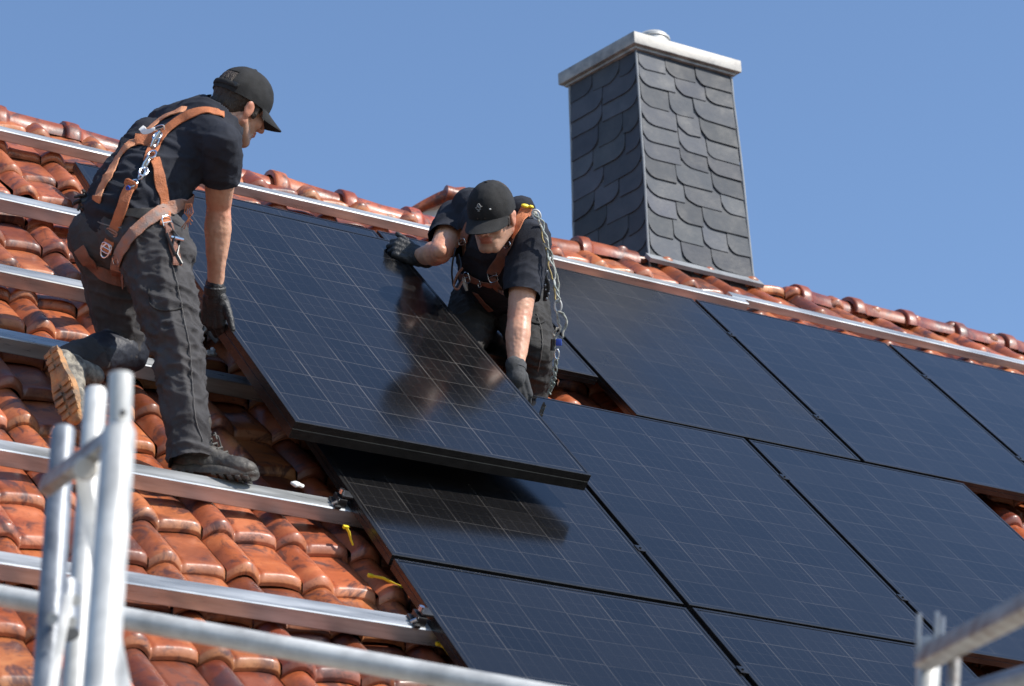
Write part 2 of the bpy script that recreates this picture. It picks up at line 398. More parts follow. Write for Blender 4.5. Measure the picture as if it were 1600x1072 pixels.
# tiles: one mesh, every tile modelled; roll on the left, pan on the right
def build_tiles():
    TW, TL = .245, .272
    prof = []
    for t in np.linspace(0, .40, 8): prof.append((t, .038*math.sin(PI*min(t/.43, 1))**.85+.002))
    for t, z in ((.425,-.004),(.445,.0045),(.50,.0055),(.62,.0085),(.75,.0115),(.87,.0125),(.955,.0100),(.985,.002),(1.0,-.006)): prof.append((t, z))
    sec = [(.002,-.037),(0,-.026),(.001,-.0215),(.0150,-.0062),(.0185,-.0028),(.024,-.0006),(.032,0),(.09,-.002),(.18,-.004),(.272,-.008),(.32,-.012)]
    nu, nv = len(prof), len(sec)
    vs, fs, tint = [], [], []
    u0 = -2.196-TW*.70-TW*9; nr = 0
    for r in range(-8, 15):
        vf = -1.395+r*TL
        for c in range(0, 38):
            uu = u0+c*TW
            if uu < -4.6 or vf > 2.45: continue
            du, dv, dz = rng.normal(0, .0022), rng.normal(0, .0035), rng.normal(0, .0016)
            rot = rng.normal(0, .006); tl = rng.normal(0, .010); ws = rng.normal(0, .018)
            upper = max(0., min(1., (vf-.3)/1.2))                # older, more twisted tiles near the ridge
            dv += rng.normal(0, .008)*upper; dz += abs(rng.normal(0, .004))*upper; rot *= 1+2*upper
            b0 = len(vs); base_z = -.149
            lim = ridge_v(uu)+.02
            sagc = rng.normal(0, .003)
            for (s_, zs) in sec:
                k = s_/TL
                for (t_, zp) in prof:
                    U = t_*TW; rollf = 1 if t_ < .42 else 0
                    amp = 1.0 if s_ > .001 else 1.0
                    front = -.004*math.sin(PI*min(t_/.42, 1)) if rollf else .006*math.sin(PI*(t_-.42)/.58)
                    u = uu+du+U+rot*s_; v = vf+dv+s_+front-rot*U-(.006 if rollf else 0)
                    z = base_z+dz+.030*(1-k)+zs+zp*amp*(1+ws)+tl*(U-.12)*.3+sagc*math.sin(PI*t_)
                    z += .0025*noise.noise(V((u*9, v*9, 1.3)))*(1+1.5*upper)
                    if v > lim: z -= (v-lim)*1.2
                    vs.append((u, v, z))
            k1 = .86+.28*rng.random(); dk = rng.random()
            tn = (k1, k1*(.92+.2*rng.random()), k1*(.85+.25*rng.random()))
            if dk < .15: tn = (tn[0]*.55, tn[1]*.5, tn[2]*.6)
            if dk > .90: tn = (tn[0]*1.12, tn[1]*1.3, tn[2]*1.5)
            for i in range(nv):
                for j in range(nu):
                    # front edge tinted paler: wear plus a painted-in sun and sky highlight
                    e = 1.0
                    tint.append((tn[0]*e, tn[1]*e, tn[2]*e) if i > 3 else (min(tn[0]*1.12,1.35), tn[1]*1.6, tn[2]*2.2))
            for i in range(nv-1):
                for j in range(nu-1):
                    a = b0+i*nu+j; fs.append((a, a+1, a+nu+1, a+nu))
    o = roof_part('roof', vs, fs, MT['tile'])
    a = o.data.color_attributes.new('tint', 'FLOAT_COLOR', 'POINT')
    a.data.foreach_set('color', [x for t in tint for x in (*t, 1.)])
    return o
roof = build_tiles()
roof['base'] = list(HB)
# felt under the tiles, back slope and walls
def wq(pts): return [V(p) for p in pts]
m_ = MB(); E0, E1 = -4.7, 5.2
m_.add([Wp((E0,-3.65,-.20)), Wp((E1,-3.65,-.20)), Wp((E1,2.44,-.20)), Wp((E0,2.44,-.20))], [(0,1,2,3)])
rtop = Wp((0, 2.44, -.20)); 
bk = [(E0, rtop.y+.002, rtop.z), (E1, rtop.y+.002, rtop.z), (E1, rtop.y+3.8, rtop.z-3.8), (E0, rtop.y+3.8, rtop.z-3.8)]
m_.build('roof_underlay', MT['under'], house, base=HB, world=True, smooth=False)
m_ = MB(); m_.add(bk, [(0,3,2,1)])
m_.build('back_slope', MT['tile'], house, base=HB, world=True, smooth=False)
e0 = Wp((0,-3.5,-.25)); yb = rtop.y+3.6; zb = rtop.z-3.7
m_ = MB()
for x in (E0+.25, E1-.25): m_.add([(x, e0.y, 0), (x, yb, 0), (x, yb, zb), (x, rtop.y, rtop.z-.1), (x, e0.y, e0.z)], [(0,1,2,3,4)])
m_.add([(E0+.25, e0.y, 0), (E1-.25, e0.y, 0), (E1-.25, e0.y, e0.z), (E0+.25, e0.y, e0.z)], [(0,1,2,3)])
m_.add([(E0+.25, yb, 0), (E1-.25, yb, 0), (E1-.25, yb, zb), (E0+.25, yb, zb)], [(3,2,1,0)])
m_.build('wall', MT['plaster'], house, base=HB, world=True, smooth=False)

# ridge tiles: half barrels with a wider collar at one end
def RP(a):
    t = [0, .3, .55, .74, .84, .90, .95, 1.]
    return float(np.interp(a, t, [0, .42, .78, 1.0, 1.09, 1.11, 1.11, 1.08])), float(np.interp(a, t, [.98, .90, .66, .36, .14, -.05, -.20, -.30]))
def ridge_tile(u, first):
    L = .325; vs, fs = [], []; n = 22
    R = .073
    secs = [(-.008, R*1.19, 0), (-.006, R*1.27, 0), (.004, R*1.30, 0), (.040, R*1.30, 0), (.052, R*1.27, 0), (.058, R*1.16, 0), (.07, R*1.08, 0), (.2, R*1.0, 0), (L+.02, R*.94, 0)]
    rr = rng.normal(0, .012, 3)
    for s_, r_, _ in secs:
        for k in range(n+1):
            q_ = -1+2*k/n; aq = abs(q_)
            yy, zz = RP(aq); y = -math.copysign(yy, q_)*-1*r_; z = zz*r_
            x = u+s_
            vs.append((x, y+rr[0]*s_*2, z+rr[1]*s_*2))
    for i in range(len(secs)-1):
        for k in range(n): a = i*(n+1)+k; fs.append((a, a+n+1, a+n+2, a+1))
    b = len(vs)
    # end wall of the collar
    for k in range(n+1): x, y, z = vs[k]; vs.append((x+.001, y*.86, z*.86-.004))
    for k in range(n): fs.append((k, k+1, b+k+1, b+k))
    u_ = u
    out = []
    for x, y, z in vs:
        c = Wp((x, ridge_v(x), -.168)); out.append((c.x, c.y+y, c.z+z))
    o = mobj('ridge_tile', out, fs, MT['ridge'], roof, base=HB, world=True, sharp=60)
    o['group'] = 'ridge tiles'
    k1 = .62+.40*rng.random(); t = (k1, k1*(.72+.3*rng.random()), k1*(.75+.4*rng.random()))
    a = o.data.color_attributes.new('tint', 'FLOAT_COLOR', 'POINT')
    a.data.foreach_set('color', [x for _ in out for x in (*t, 1.)])
u = -4.55; i = 0
while u < 5.0:
    if not (1.10 < u+.16 < 1.98): ridge_tile(u, False)
    u += .318; i += 1

# dormer gable peeping over the ridge
m_ = MB()
DA, DB, DCc = PD(646,334,12.9), PD(704,311,12.9), PD(742,314,12.95)
db = PD(730,345,12.9)
nrm = -ray(700,310).normalized()
m_.add([DA, DB, DCc, db, DA-nrm*.6, DB-nrm*.6, DCc-nrm*.6, db-nrm*.6], [(0,1,2,3),(4,7,6,5),(0,4,5,1),(1,5,6,2),(2,6,7,3),(3,7,4,0)])
dormer = roof_part('dormer', m_.v, m_.f, MT['plaster'], smooth=False); dormer['base'] = list(HB)
m_ = MB()
m_.tube([DA+V((-.02,0,0)), DA.lerp(DB,.35)+UPR*.022, DA.lerp(DB,.7)+UPR*.025, DB+UPR*.02, DB.lerp(DCc,.5)+UPR*.03, DCc+UPR*.0, PD(765,325,12.95)], [.020,.026,.030,.036,.036,.034,.03], n=14)
m_.tube([DB+UPR*.02-V((.03,0,0)), DB+UPR*.022+V((.03,-.01,0))], [.043,.042], n=14)
o = roof_part('verge_tiles', m_.v, m_.f, MT['ridge'], dormer, sharp=50)
a = o.data.color_attributes.new('tint', 'FLOAT_COLOR', 'POINT'); a.data.foreach_set('color', [x for _ in m_.v for x in (.75,.75,.8,1.)])

# ---------------------------------------------------------------- chimney (upright, slate scales)
CM = Wp((1.271, 2.428, -.12))
CXW, CYD, CH = .585, .47, 1.175
TPX, TPM, TPY = -.030, .012, .02                                # the stack tapers slightly
chim = mobj('chimney', [(CM.x+a*.0, CM.y, CM.z) for a in (0,)]*3, [(0,1,2)], MT['slate'], house, base=HB, world=True)
bpy.data.objects.remove(chim)
def cpt(a, b, h):
    """a 0..1 across the front, b 0..1 back, h metres up -> world"""
    k = h/CH
    x = CM.x+(TPM*k)*(1-a)+(CXW+TPX*k)*a; y = CM.y+b*CYD-.0*k+(TPY*k)*(1-2*b)
    return V((x-b*CYD*.24, y, CM.z+h))
m_ = MB(); lo = -.75
m_.add([cpt(0,0,lo),cpt(1,0,lo),cpt(1,1,lo),cpt(0,1,lo),cpt(0,0,CH),cpt(1,0,CH),cpt(1,1,CH),cpt(0,1,CH)],
       [(0,1,5,4),(1,2,6,5),(2,3,7,6),(3,0,4,7),(4,5,6,7)])
chim = m_.build('chimney', MT['edge'], house, base=HB, world=True, smooth=False); chim['base'] = list(HB)
def slates(face):
    vs, fs, tint = [], [], []
    W_ = CXW if face == 'front' else CYD
    def pos(s, h, off):
        # s metres from the outer-left end of the face as seen from outside
        if face == 'front': p = cpt(s/CXW, 0, h); return p+V((0,-off,0))
        if face == 'left': p = cpt(0, 1-s/CYD, h); return p+V((-off,0,0))
        if face == 'right': p = cpt(1, s/CYD, h); return p+V((off,0,0))
        p = cpt(1-s/CXW, 1, h); return p+V((0,off,0))
    flip = face == 'left'
    h = CH-.012; row = 0
    while h > -.68:
        ch_ = .106+rng.normal(0, .008)
        lowh = h-ch_
        # seams across this course
        cuts = [0.]; 
        while cuts[-1] < W_-.09: cuts.append(cuts[-1]+rng.choice([.15,.17,.19,.22])+rng.normal(0,.006))
        cuts[-1] = W_
        if W_-cuts[-2] < .07 and len(cuts) > 2: cuts.pop(-2)
        slope = rng.normal(0, .006)
        for i in range(len(cuts)-1):
            a, b = cuts[i], cuts[i+1]; wd = b-a
            R = min(.066+rng.normal(0,.008), wd*.55); lift = .0060+rng.random()*.004
            j1, j2 = rng.normal(0,.0025,2)
            poly = []
            top = h+.03
            lo_l, lo_r = lowh+j1, lowh+j2+slope*0
            if not flip:
                poly += [(b-.0015, top), (a+.0015, top)]
                for q in range(7): t = q/6*PI/2; poly.append((a+.0015+R*(1-math.cos(t))*1.0, lo_l+R*(1-math.sin(t))*.95))
                poly += [(b-.0015, lo_r)]
            else:
                poly += [(b-.0015, top), (a+.0015, top), (a+.0015, lo_l)]
                for q in range(7): t = q/6*PI/2; poly.append((b-.0015-R*(1-math.sin(t)), lo_r+R*(1-math.cos(t))*.95))
            # ease outline with small chips
            b0 = len(vs); n = len(poly)
            for layer in (0, 1):
                for (s_, hh) in poly:
                    kk = (top-hh)/(top-lowh); rise = (b-s_)/wd if not flip else (s_-a)/wd
                    off = .0045+lift*kk+.003*rise
                    if layer == 0: off -= .0050
                    jit = .0045*noise.noise(V((s_*26, hh*26, row*1.7+(0 if flip else 9))))
                    vs.append(tuple(pos(s_+jit, max(hh, -.74)+jit, off)))
            fs.append(tuple(b0+n+k for k in range(n)) )
            for k in range(n): k2 = (k+1) % n; fs.append((b0+k, b0+k2, b0+n+k2, b0+n+k))
            k1 = .72+.52*rng.random(); tn = (k1, k1*(.98+.04*rng.random()), k1*(.97+.08*rng.random()))
            tint += [tn]*(2*n)
        h = lowh; row += 1
    # orient outward
    me = mobj('slate_cladding', vs, fs, MT['slate'], chim, base=HB, world=True, smooth=False)
    a = me.data.color_attributes.new('tint', 'FLOAT_COLOR', 'POINT')
    a.data.foreach_set('color', [x for t in tint for x in (*t, 1.)])
    return me
for f_ in ('front', 'left', 'right', 'back'): slates(f_)
m_ = MB()
for a_, b_ in ((0,0),(1,0),(0,1)):
    p0, p1 = cpt(a_, b_, -.7), cpt(a_, b_, CH)
    o_ = V((-.007 if a_ == 0 else .007, -.007 if b_ == 0 else .007, 0))
    m_.tube([p0.lerp(p1, i_/12)+o_+V((rng.normal(0,.0016), rng.normal(0,.0016), 0)) for i_ in range(13)], .0065, n=8)
m_.build('corner_trim', MT['edge'], chim, base=HB, world=True)
OV = .045
cz = CM.z+CH
m_ = MB(); cx = CM.x+(TPM+CXW+TPX)/2; cy = CM.y+CYD/2
YX = V((-.24, 1, 0))
cx -= CYD*.12
for dz_, W_x, W_y, hh_, bv_ in ((.036, 2*OV, 2*OV, .068, .006), (.076, 2*OV-.05, 2*OV-.05, .014, .005), (-.006, .05, .05, .014, .001)):
    m_.box((cx, cy, cz+dz_), CXW+TPX-TPM+W_x, CYD-2*TPY+W_y, hh_, bev=bv_, ax=(V((1,0,0)), YX, V((0,0,1))))
m_.build('chimney_cover', MT['capm'], chim, base=HB, world=True)
m_ = MB()
_o = Wp(CV); _d = (RM.to_3x3() @ ray(1029, 62)); _p = _o+_d*((cz+.080-_o.z)/_d.z)
fx, fy = _p.x, _p.y+.05
m_.tube([(fx,fy,cz+.07),(fx,fy,cz+.090),(fx,fy,cz+.092),(fx,fy,cz+.105),(fx,fy,cz+.122),(fx,fy,cz+.134),(fx,fy,cz+.138)], [.080,.080,.086,.086,.072,.042,.004], n=28)
m_.build('flue_cowl', MT['galv'], chim, base=HB, world=True)
# lead flashing round the foot of the stack
m_ = MB()
m_.box((CM.x+CXW/2, CM.y-.03, CM.z+.0), CXW+.06, .06, .02, ax=(V((1,0,0)), V((0,math.cos(TH),math.sin(TH))), V((0,-math.sin(TH),math.cos(TH)))))
m_.build('flashing', MT['edge'], chim, base=HB, world=True, smooth=False)

# ---------------------------------------------------------------- mounting rails
RW, RH = .088, .056
def rail(u0, u1, vback, label, hooks=(), clamps=(), RW=.072, RH=.054):
    base = V((u0, vback-RW/2, -.095))
    t = thing('mounting_rail', label, 'rail', base, group='aluminium rails on the tiles')
    z1 = -.038; z0 = z1-RH; y1 = vback; y0 = vback-RW
    b = .0035
    P = [(y0+b,z0),(y0,z0+b),(y0,z1-b),(y0+b,z1),(y1-b,z1),(y1,z1-b),(y1,z0+b),(y1-b,z0)]
    ns = 10; n = len(P); vs, fs = [], []
    for i in range(ns+1):
        uu = u0+(u1-u0)*i/ns
        for y, z in P: vs.append((uu, y, z))
    for i in range(ns):
        for k in range(n): a = i*n+k; c = i*n+(k+1) % n; fs.append((a, a+n, c+n, c))
    fs.append(tuple(range(n))); fs.append(tuple(ns*n+k for k in range(n))[::-1])
    mobj('profile', vs, fs, MT['alu'], t, sharp=20)
    for hu in hooks:
        m = MB()
        m.box((hu, y0-.012, z0+.016), .034, .022, .050, bev=.002)
        m.box((hu, y0-.05, z0-.012), .034, .09, .008, bev=.002)
        m.build('roof_hook', MT['alu'], t)
    for cu in clamps:
        m = MB(); yc = (y0+y1)/2
        m.box((cu, yc, z1+.014), .030, .052, .028, bev=.003)
        m.box((cu+.012, yc, z1+.036), .036, .046, .008, bev=.002)
        m.box((cu-.016, yc-.006, z1+.004), .020, .070, .010, bev=.002)
        cl = m.build('end_clamp', MT['blackp'], t)
        m = MB(); m.tube([(cu-.004,yc,z1+.038),(cu-.004,yc,z1+.052)], .0085, n=10); m.tube([(cu-.030,yc-.02,z1+.006),(cu-.018,yc-.026,z1+.020)], .007, n=8)
        m.build('bolt', MT['steel'], cl)
    return t
rail(-4.6, 1.50, 1.905, 'top aluminium rail running just below the ridge, left length', RW=.052, RH=.044)
rail(1.44, 5.1, 1.965, 'top aluminium rail below the chimney running to the right edge', RW=.052, RH=.040)
rail(-4.6, 2.62, 1.083, 'second aluminium rail from the top, ending behind the standing worker\'s waist', clamps=(-1.88,))
rail(-4.6, -.75, .312, 'third aluminium rail from the top, at the standing worker\'s seat')
rail(-4.6, 1.45, -.295, 'fourth aluminium rail from the top, under the kneeling leg', clamps=(-1.645,))
rail(-4.6, 1.45, -1.185, 'aluminium rail the standing worker\'s dark boot rests on', clamps=(-1.645,))
rail(-4.6, .4, -1.925, 'lowest visible aluminium rail, behind the scaffold tubes', clamps=(-1.645,))
# ---------------------------------------------------------------- modules
FT = .036                                                       # frame depth
def panel(label, o, ax, w, h, seed, group='black solar panels', cat='solar panel', ft=FT, amp=.19, rgh=(.05,.11)):
    """module with its lower-left top corner at o; ax = (x, y, n) in the roof frame"""
    base = V(o)
    t = bpy.data.objects.new('solar_panel', None); sc.collection.objects.link(t); t.empty_display_size = .1
    m4 = Matrix.Identity(4)
    for j in range(3):
        for i in range(3): m4[i][j] = ax[j][i]
        m4[j][3] = base[j]
    t.matrix_basis = RM @ m4; t['base'] = [0, 0, 0]
    tag(t, label, cat, group)
    lip = .011
    m = MB()                                                    # frame: four mitred bars with a thin lip
    out = [(0,0),(w,0),(w,h),(0,h)]; inn = [(lip,lip),(w-lip,lip),(w-lip,h-lip),(lip,h-lip)]; fl = [(.028,.028),(w-.028,.028),(w-.028,h-.028),(.028,h-.028)]
    b = .0012
    rings = [([(x+(b if x == 0 else -b), y+(b if y == 0 else -b)) for x, y in out], 0.), (out, -b), (out, -ft*.42), ([(x+(.0014 if x == 0 else -.0014), y+(.0014 if y == 0 else -.0014)) for x, y in out], -ft*.44), (out, -ft*.47), (out, -ft), (fl, -ft), (fl, -ft+.002), (inn, -ft+.0021), (inn, -.0)]
    vs = [(x, y, z) for r, z in rings for x, y in r]; nr = len(rings); fs = []
    for i in range(nr):
        a = i*4; c = ((i+1) % nr)*4
        for k in range(4): fs.append((a+k, c+k, c+(k+1) % 4, a+(k+1) % 4))
    mobj('frame', vs, fs, MT['frame'], t, base=V((0,0,0)), smooth=False)
    mobj('glass', [(lip,lip,-.0012),(w-lip,lip,-.0012),(w-lip,h-lip,-.0012),(lip,h-lip,-.0012)], [(0,1,2,3)], glass_mat('module_glass', w, h, seed, amp, rgh), t, base=V((0,0,0)), smooth=False)
    mobj('backsheet', [(lip,lip,-.006),(w-lip,lip,-.006),(w-lip,h-lip,-.006),(lip,h-lip,-.006)], [(0,3,2,1)], MT['back'], t, base=V((0,0,0)), smooth=False)
    return t
AX = (V((1,0,0)), V((0,1,0)), V((0,0,1)))
WM, HM, G = 1.06, 1.6193, .011
UB = -.5637
def jit(): return V((rng.normal(0,.0012), rng.normal(0,.0012), rng.normal(0,.0010)))
def grid(label, u0, v0, seed, w=None, h=None, dz=0, **k):
    return panel(label, V((u0+G, v0+G, dz))+jit(), AX, (w or WM)-2*G, (h or HM)-2*G, seed, **k)
A_ = 'black solar panel '
grid(A_+'of the top row, directly below the chimney', 0, 0, .3, rgh=(.20,.32))
grid(A_+'of the top row, second from the right edge of the photo', WM, 0, 1.1)
grid(A_+'of the top row, cut off by the right edge of the photo', 2*WM, 0, 2.3)
panel(A_+'strip behind the bending worker, above the open gap', V((-.53, .333, 0)), AX, .53-G, 1.215, 3.1, rgh=(.15,.25))
panel(A_+'lying under the top edge of the carried panel', V((-1.86, .40, 0)), AX, 1.312, 1.135, 4.4)
grid(A_+'of the middle row, reflecting the carried panel held above it', UB-WM, -HM, 5.2, rgh=(.13,.19))
grid(A_+'of the middle row, right of the carried panel\'s lower corner', UB, -HM, 6.1)
grid(A_+'of the middle row, rightmost, beside the open corner gap', UB+WM, -HM, 7.7)
grid(A_+'of the bottom row, leftmost, above the scaffold guard rail', UB-WM, -2*HM, 8.2)
grid(A_+'of the bottom row, left of the right scaffold post', UB, -2*HM, 9.4)
# black clips showing in the seams
def seam_clip(p, vert, label):
    m = MB(); m.box(p, .030, .040, .004, bev=.0012); m.tube([p+V((0,0,.001)), p+V((0,0,.006))], .004, n=8); m.box(p-V((0,0,.018)), .012, .04, .034)
    o = m.build('mid_clamp', MT['frame'], base=V(p)); tag(o, label, 'clamp', 'mid clamps between the panels'); return o
for cu, cv, lb in ((WM,.40,'low in the top row seam that starts below the chimney'),(WM,1.22,'high in the top row seam that starts below the chimney'),
    (2*WM,.42,'low in the top row seam nearest the right edge of the photo'),(2*WM,1.24,'high in the top row seam nearest the right edge of the photo'),
    (UB,-1.24,'in the middle row seam below the carried panel\'s lower right corner'),(UB+WM,-.34,'high in the rightmost seam of the middle row'),
    (UB+WM,-1.26,'low in the rightmost seam of the middle row, above the scaffold post'),(UB,-2.02,'in the seam of the bottom row')):
    seam_clip(V((cu, cv, .0010)), True, 'small black clamp '+lb)
# carried module
c3 = [V((-1.824,-1.102,.159)), V((-.698,-1.006,.129)), V((-.843,.735,.224)), V((-1.969,.64,.254))]
hx = (c3[1]-c3[0]); HWd = hx.length; hx.normalize(); hy = c3[3]-c3[0]; hy = (hy-hx*hy.dot(hx)); HHt = hy.length; hy.normalize(); hn = hx.cross(hy)
held = panel('black solar panel carried at a tilt by the two workers', c3[0], (hx, hy, hn), HWd, HHt, 10.6, ft=.060, amp=.31, rgh=(.12,.17))
HELD = (c3[0], hx, hy, hn)
# ---------------------------------------------------------------- small things on the roof
for (x, y, z, dx, dy, L, lab) in ((546,838,-.07,.4,1,.030,'yellow plastic tie hanging under the left edge of the middle row panel'),
                          (606,909,-.09,1,.35,.055,'yellow plastic tie lying on a dark tile beside the bottom row panel corner'),
                          (697,1018,-.08,.6,.6,.030,'yellow plastic tie end near the bottom of the photo, above the guard rail'),
                          (962,622,-.075,.6,1,.085,'orange yellow plastic tie inside the open gap behind the bending worker')):
    c = PZ(x, y, z); d = cdir(dx, dy, 0); m = MB()
    m.tube([c-d*L, c-d*L*.3+V((0,0,.006)), c+d*L*.4, c+d*L], [.004,.005,.004,.0035], n=8, sq=.45)
    m.box(c-d*L, .018, .012, .010, bev=.002)
    o = m.build('cable_tie', MT['yellow'], base=c); tag(o, lab, 'cable tie', 'yellow ties on the tiles')
c = PZ(316, 513, -.075); m = MB()
m.tube([c+V((-.045,.03,-.02)), c+V((-.02,.012,.0)), c, c+V((.02,-.02,.002)), c+V((.05,-.05,-.02))], [.010,.016,.022,.016,.010], n=14, sq=.5)
t = thing('roof_hook', 'round eyed steel roof hook beside the standing worker\'s hand', 'roof hook', c)
m.build('hook_arm', MT['galvd'], t)
m = MB(); dn = -ray(316,513).normalized(); e1 = dn.cross(V((0,0,1))).normalized(); e2 = dn.cross(e1)
m.tube([c+dn*.020+(e1*math.cos(a)+e2*math.sin(a))*.014 for a in [2*PI*k/16 for k in range(16)]], .006, n=8, closed=True)
m.build('eye_ring', MT['galv'], t)
c = PZ(330, 552, -.08); m = MB()
m.ell(c, AX, (.022,.016,.010)); m.ell(c+V((.01,.02,.006)), AX, (.010,.013,.008))
o = m.remesh('mortar_crumb', MT['white'], None, vox=.003, it=1, fn=lambda p, n: .004*noise.noise(p*90)); tag(o, 'small white crumb of mortar on the shaded tiles beside the standing leg', 'mortar', 'white crumbs on the tiles')
c = PZ(466, 758, -.03); m = MB()
m.ell(c, AX, (.020,.010,.008)); m.ell(c+V((-.012,.006,.0)), AX, (.012,.010,.006))
o = m.remesh('mortar_crumb', MT['white'], None, vox=.003, it=1, fn=lambda p, n: .004*noise.noise(p*90)); tag(o, 'small white crumb of mortar behind the rail, by the middle row panel\'s clamp', 'mortar', 'white crumbs on the tiles')

# ---------------------------------------------------------------- scaffold, well in front of the eave
def ext(a, b, k): return a.lerp(b, k)
lf = thing('scaffold_frame', 'blurred galvanised scaffold frame of upright tubes at the lower left', 'scaffold', PD(150,1072,4.1), 'scaffold at the eave')
a, b = PD(187,668,4.35), PD(157,1072,4.12)
m = MB(); m.tube([a, a.lerp(b,.012), a.lerp(b,.02), ext(a,b,1.6)], [.022,.0245,.0262,.0270], n=32); m.build('standard', MT['galv'], lf)
t0 = PD(189,584,4.38)
m = MB(); m.tube([t0, t0.lerp(a,.02), t0.lerp(a,1.05)], [.0170,.0190,.0190], n=28, cap=True)
m.build('spigot', MT['galv'], lf)
hp = PD(192,645,4.33); fw = -ray(192,645).normalized()
m = MB(); m.tube([hp+fw*-.004, hp+fw*.0028], .0052, n=14); m.build('pin_hole', MT['blackp'], lf)
a, b = PD(99,668,5.0), PD(72,1072,4.8)
m = MB(); m.tube([a, a.lerp(b,.012), ext(a,b,1.6)], [.018,.0215,.0265], n=28); m.build('standard', MT['galvd'], lf)
a, b = PD(150,609,5.25), PD(116,1072,4.95)
m = MB(); m.tube([a, a.lerp(b,.01), ext(a,b,1.6)], [.019,.0215,.0235], n=28); m.build('standard', MT['galv'], lf)
a, b = PD(72,760,4.85), PD(176,684,4.55); d_ = (b-a).normalized(); up_ = cdir(.35,-.9,.2); up_ = (up_-d_*up_.dot(d_)).normalized()
m = MB(); m.box(a.lerp(b,.5), (b-a).length, .036, .026, bev=.006, ax=(d_, up_, d_.cross(up_))); m.build('cross_bar', MT['rust'], lf)
m = MB(); c = PD(134,732,4.62); q = (-ray(134,732)).normalized(); m.tube([c-q*.004, c+q*.006], [.021,.018], n=24); m.build('bar_end', MT['plaster'], lf)
a, b = PD(128,742,4.75), PD(196,1090,4.5); d_ = (b-a).normalized(); sd = d_.cross(q).normalized()
m = MB(); m.box(ext(a,b,.7), (b-a).length*1.4, .026, .008, bev=.002, ax=(d_, sd, d_.cross(sd))); m.build('brace', MT['galv'], lf)
a, b = PD(108,930,4.78), PD(78,1090,4.6); d_ = (b-a).normalized(); sd = d_.cross(q).normalized()
m = MB(); m.box(ext(a,b,.8), (b-a).length*1.6, .016, .006, bev=.002, ax=(d_, sd, d_.cross(sd))); m.build('brace', MT['galv'], lf)
m = MB(); c = PD(97,953,5.0)
m.tube([PD(100,915,4.96), PD(97,990,4.9)], .031, n=24)
cl = m.build('coupler', MT['galvd'], lf)
m = MB()
for (x, y, D_) in ((118,938,4.80),(82,966,4.80),(112,972,4.78)):
    p0 = PD(x,y,D_); q = (-ray(x,y)).normalized(); m.tube([p0-q*.02, p0+q*.010, p0+q*.011, p0+q*.020], [.006,.006,.011,.011], n=6)
m.build('bolt', MT['galv'], cl)
m = MB()
for (x, y, D_) in ((165,690,4.46),(158,712,4.44)):
    p0 = PD(x,y,D_); q = (-ray(x,y)).normalized(); m.tube([p0, p0+q*.012], .007, n=10)
m.build('rivet', MT['galvd'], lf)
gr = thing('guard_rail', 'long pale scaffold guard rail tube crossing in front of the lower roof', 'guard rail', PD(400,996,5.7), 'scaffold at the eave')
a, b = PD(-260,884,5.98), PD(830,1082,5.6)
m = MB(); m.tube([a, a.lerp(b,.45), b.lerp(a,-.5)], .0240, n=32); m.build('rail_tube', MT['galv'], gr)
rf = thing('scaffold_frame', 'blurred scaffold frame end with a forked post top at the lower right', 'scaffold', PD(1455,1072,4.6), 'scaffold at the eave')
a, b = PD(1453,1004,4.72), PD(1449,1072,4.66)
m = MB(); m.tube([a, ext(a,b,4.)], .0205, n=28); m.build('standard', MT['galv'], rf)
for (x, y, y2) in ((1436,960,1030),(1464,957,1030),(1473,966,1012)):
    p0, p1 = PD(x,y,4.70), PD(x-2,y2,4.68); d_ = (p1-p0).normalized(); q = (-ray(x,y)).normalized(); sd = d_.cross(q).normalized()
    m = MB(); m.box(p0.lerp(p1,.5), (p1-p0).length, .0088 if x != 1471 else .008, .024, bev=.0025, ax=(d_, sd, d_.cross(sd))); m.build('fork', MT['galvd'] if x != 1471 else MT['galv'], rf)
a, b = PD(1444,1030,4.66), PD(1640,930,4.0); d_ = (b-a).normalized(); up_ = cdir(.45,-.88,.1); up_ = (up_-d_*up_.dot(d_)).normalized()
m = MB(); m.box(ext(a,b,.65), (b-a).length*1.3, .040, .030, bev=.006, ax=(d_, up_, d_.cross(up_))); m.build('cross_bar', MT['rust'], rf)
m = MB(); m.tube([PD(1492,1030,4.56), PD(1484,1160,4.5)], .0105, n=20); m.build('standard', MT['rust'], rf)
g2 = thing('guard_rail', 'short end of a grey scaffold tube at the bottom right corner', 'guard rail', PD(1550,1060,4.9), 'scaffold at the eave')
m = MB(); m.tube([PD(1500,1086,5.0), PD(1720,1020,4.7)], .0185, n=28); m.build('rail_tube', MT['galvd'], g2)

